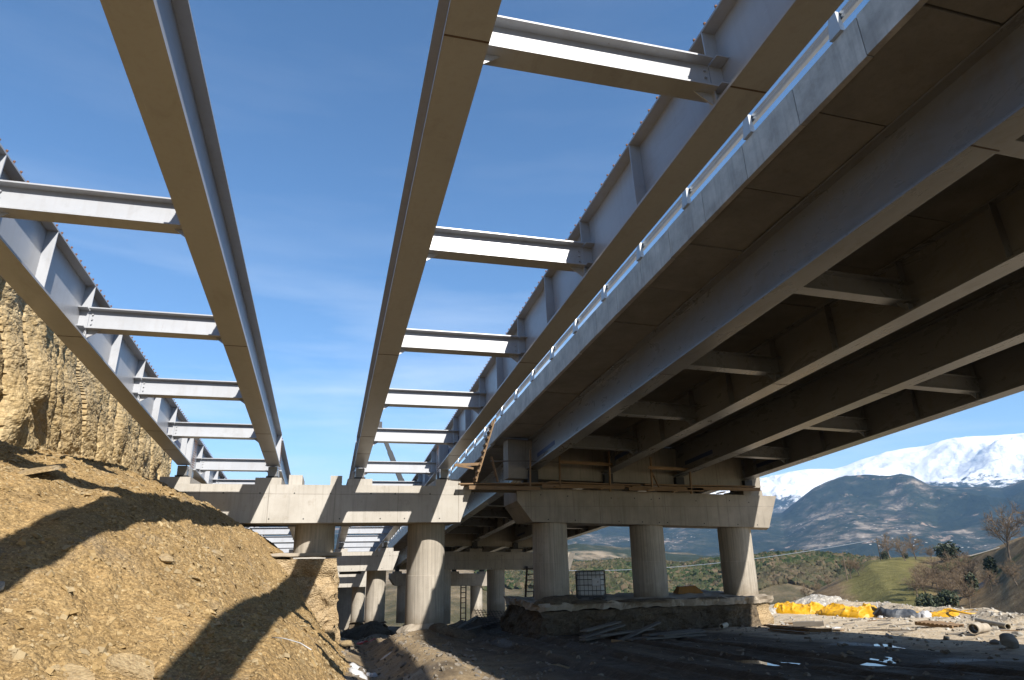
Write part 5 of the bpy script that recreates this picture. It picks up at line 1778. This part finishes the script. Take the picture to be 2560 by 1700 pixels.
TREES = [bare_tree_meshes(3), bare_tree_meshes(8, spread=1.25), bare_tree_meshes(13, spread=0.8)]


def kpos(az, r):
    return (r * math.sin(R(az)), r * math.cos(R(az)), float(knoll_z(np.array(az), np.array(r))))


def from_xy(x, y):
    return math.degrees(math.atan2(x, y)), math.hypot(x, y)


def bare_tree(label, az, r, h, kind, rot, group=None):
    t = thing('bare_tree', label, 'tree', kpos(az, r), (0, 0, rot), group)
    k = h / 6.0
    for nm, me in zip(('trunk', 'crown'), TREES[kind]):
        put(nm, me, t).scale = (k, k, k)
    return t


bare_tree('leafless tree standing left on the grassy knoll top', 43.4, 262, 9.0, 1, 0.3)
bare_tree('leafless tree in the middle of the knoll top group', 44.3, 252, 7.6, 0, 1.3)
bare_tree('leafless spreading tree at the right of the knoll top group', 45.0, 262, 8.8, 1, 2.3)
bare_tree('small leafless tree right of the knoll top group', 45.9, 258, 5.0, 2, 0.8)
bare_tree('lone tall leafless tree on the brown slope at the right edge', 50.4, 190, 12.0, 2, 0.5)
bare_tree('leafless tree half out of view at the right picture edge', 52.2, 185, 11.5, 0, 2.5)
for az, r, h, k, rot in ((46.0, 192, 7.5, 1, .2), (45.2, 186, 7.0, 0, 1.2), (44.6, 180, 6.0, 2, 2.2), (46.9, 205, 8.0, 1, 3.0), (47.7, 193, 7.5, 0, 4.0), (46.5, 180, 5.5, 2, .9), (45.6, 198, 7.5, 1, 5.1), (47.2, 215, 7.0, 0, 2.9), (45.9, 184, 6.5, 0, 3.3), (46.4, 198, 7.0, 1, 1.7), (45.0, 193, 6.5, 1, 4.6), (47.4, 184, 6.0, 2, 5.6), (48.1, 205, 6.5, 1, 0.6)):
    bare_tree('leafless tree in the brown thicket between knoll and slope', az, r, h, k, rot, 'bare trees in the thicket')
for az, r, h, k, rot in ((47.6, 166, 5.0, 2, .4), (50.5, 158, 5.0, 1, 1.4), (49.0, 172, 4.6, 0, 2.0)):
    bare_tree({158: 'thin leafless tree low at the right picture edge', 166: 'thin leafless tree right of the dark shrubs at the thicket foot', 172: 'thin leafless tree between the hedge bush and the right edge'}[r], az, r, h, k, rot, 'thin trees on the brown slope')
for az, r, h, k, rot in ((36.6, 215, 4.5, 1, .4), (37.4, 220, 5.0, 0, 1.9), (38.2, 218, 4.0, 2, 2.7), (38.9, 224, 4.0, 1, 4.4), (40.6, 228, 6.5, 2, .1), (41.2, 228, 5.5, 1, 2.1)):
    bare_tree('leafless shrub-like tree on the left knoll flank, ' + {36.6: 'first', 37.4: 'second', 38.2: 'third', 38.9: 'fourth', 40.6: 'fifth', 41.2: 'sixth'}[az] + ' from the shaded column', az, r, h, k, rot, 'bare trees on the left knoll flank')


def evergreen(label, az, r, w, h, seed, group=None):
    rs_ = np.random.RandomState(seed)
    t = thing('evergreen_shrub', label, 'shrub', kpos(az, r), (0, 0, seed), group)
    put('trunk', MB().tube([(0, 0, -0.3), (0.05, 0, h * 0.5)], [0.09 * h / 2, 0.03], 6).mesh('trunk', M['bark']), t)
    n = 900
    q = rs_.randn(n, 3)
    q /= np.linalg.norm(q, axis=1, keepdims=True)
    q *= (rs_.rand(n, 1) ** 0.4)
    lump = 1 + 0.45 * fbm(q[:, 0] * 2 + seed, q[:, 1] * 2, q[:, 2] * 2, o=2)
    P = q * lump[:, None] * np.array([w / 2, w / 2, h / 2]) + np.array([0, 0, h * 0.52])
    d1 = rs_.randn(n, 3)
    d2 = rs_.randn(n, 3)
    s_ = 0.07 * max(w, h)
    d1 *= s_ / np.linalg.norm(d1, axis=1, keepdims=True)
    d2 *= s_ * 0.7 / np.linalg.norm(d2, axis=1, keepdims=True)
    v = np.stack([P - d1, P + d2, P + d1, P - d2], 1).reshape(-1, 3)
    me = bpy.data.meshes.new('crown')
    me.from_pydata(v.tolist(), [], np.arange(4 * n).reshape(-1, 4).tolist())
    me.materials.append(M['leaf'])
    put('crown', me, t)
    return t


evergreen('round dark bush by the pole on the knoll top', 43.05, 262, 2.6, 2.8, 1)
evergreen('small dark bush between the knoll top trees', 44.35, 268, 2.0, 1.8, 2)
evergreen('big brownish bush on the skyline right of the knoll', 46.95, 250, 6.5, 5.0, 3)
evergreen('dark upright cypress-like bush on the green patch of the slope', 49.25, 190, 2.2, 4.4, 4)
evergreen('dark bush low on the slope at the end of the hedge', 48.0, 184, 2.6, 4.2, 5)
evergreen('dark green shrub at the thicket foot, left one', 45.2, 168, 4.5, 3.6, 6)
evergreen('dark green shrub at the thicket foot, right and higher one', 46.3, 172, 4.6, 4.0, 7)
evergreen('dark low shrub at the thicket foot behind the tarpaulins', 45.7, 163, 3.4, 2.2, 8)

# hedge line, track and poles
hd = MB()
hp = [kpos(48.15 + 0.95 * t, 186 + 4 * t) for t in np.linspace(0, 1, 8)]
for k, p in enumerate(hp[:-1]):
    hd.beam(Vector(p) + Vector((0, 0, 0.2)), Vector(hp[k + 1]) + Vector((0, 0, 0.2)), 0.8, 0.9)
tag(put('stone_wall', hd.mesh('stone_wall', M['cage'])), 'low dark field wall running down the brown slope', 'wall')
tp = [(46.9, 300, 3.0), (47.6, 262, 3.0), (48.3, 246, 3.2), (49.1, 236, 3.4), (50.0, 226, 3.2)]
tb = MB()
for k in range(len(tp) - 1):
    a0, r0, w0 = tp[k]
    a1, r1, w1 = tp[k + 1]
    vs = []
    for a_, r_, w_ in ((a0, r0, w0), (a1, r1, w1)):
        for s_ in (-1, 1):
            q = kpos(a_, r_ + s_ * w_)
            vs.append((q[0], q[1], q[2] + 0.35))
    tb.add(vs, [(0, 1, 3, 2)])
tag(put('track', tb.mesh('track', M['pipe'])), kind='structure')


def pole(label, az, r, h):
    p = kpos(az, r)
    t = thing('utility_pole', label, 'pole', p)
    put('shaft', MB().tube([(0, 0, -0.5), (-0.15, 0, h)], [0.16, 0.10], 8).mesh('shaft', M['bark']), t)
    put('cross_arm', MB().beam((-0.9, 0.5, h - 0.5), (0.7, -0.5, h - 0.5), 0.12, 0.12).mesh('cross_arm', M['bark']), t)
    return t


pole('thin utility pole at the left end of the knoll top', 42.75, 262, 7.2)
pole('utility pole beside the bare trees on the left knoll flank', 40.35, 226, 8.0)
pc = Vector(kpos(42.75, 262)) + Vector((0, 0, 6.7))
pe = Vector((330 * math.sin(R(19)), 330 * math.cos(R(19)), -7.2))
pts = [pc.lerp(pe, t) - Vector((0, 0, 4 * 3.0 * t * (1 - t))) for t in np.linspace(0, 1, 24)]
tag(put('power_cable', MB().tube(pts, 0.11, 5, False).mesh('power_cable', M['galv'])), 'pale overhead cable sagging across the valley behind the columns', 'cable')

# ------------------------------------------------------------------ haze over the valley
hz = bpy.data.materials.new('haze')
hz.use_nodes = True
hz.node_tree.nodes.clear()
ho = hz.node_tree.nodes.new('ShaderNodeOutputMaterial')
hv = hz.node_tree.nodes.new('ShaderNodeVolumePrincipled')
hv.inputs['Color'].default_value = (0.34, 0.62, 1.0, 1)
hv.inputs['Density'].default_value = 0.00006
hv.inputs['Anisotropy'].default_value = 0.1
hz.node_tree.links.new(hv.outputs['Volume'], ho.inputs['Volume'])
hzb = MB().box(-8500, 13500, -400, 13500, -420, 1290).mesh('haze', hz)
tag(put('haze', hzb), 'thin bluish air haze filling the valley', 'haze', kind='stuff')
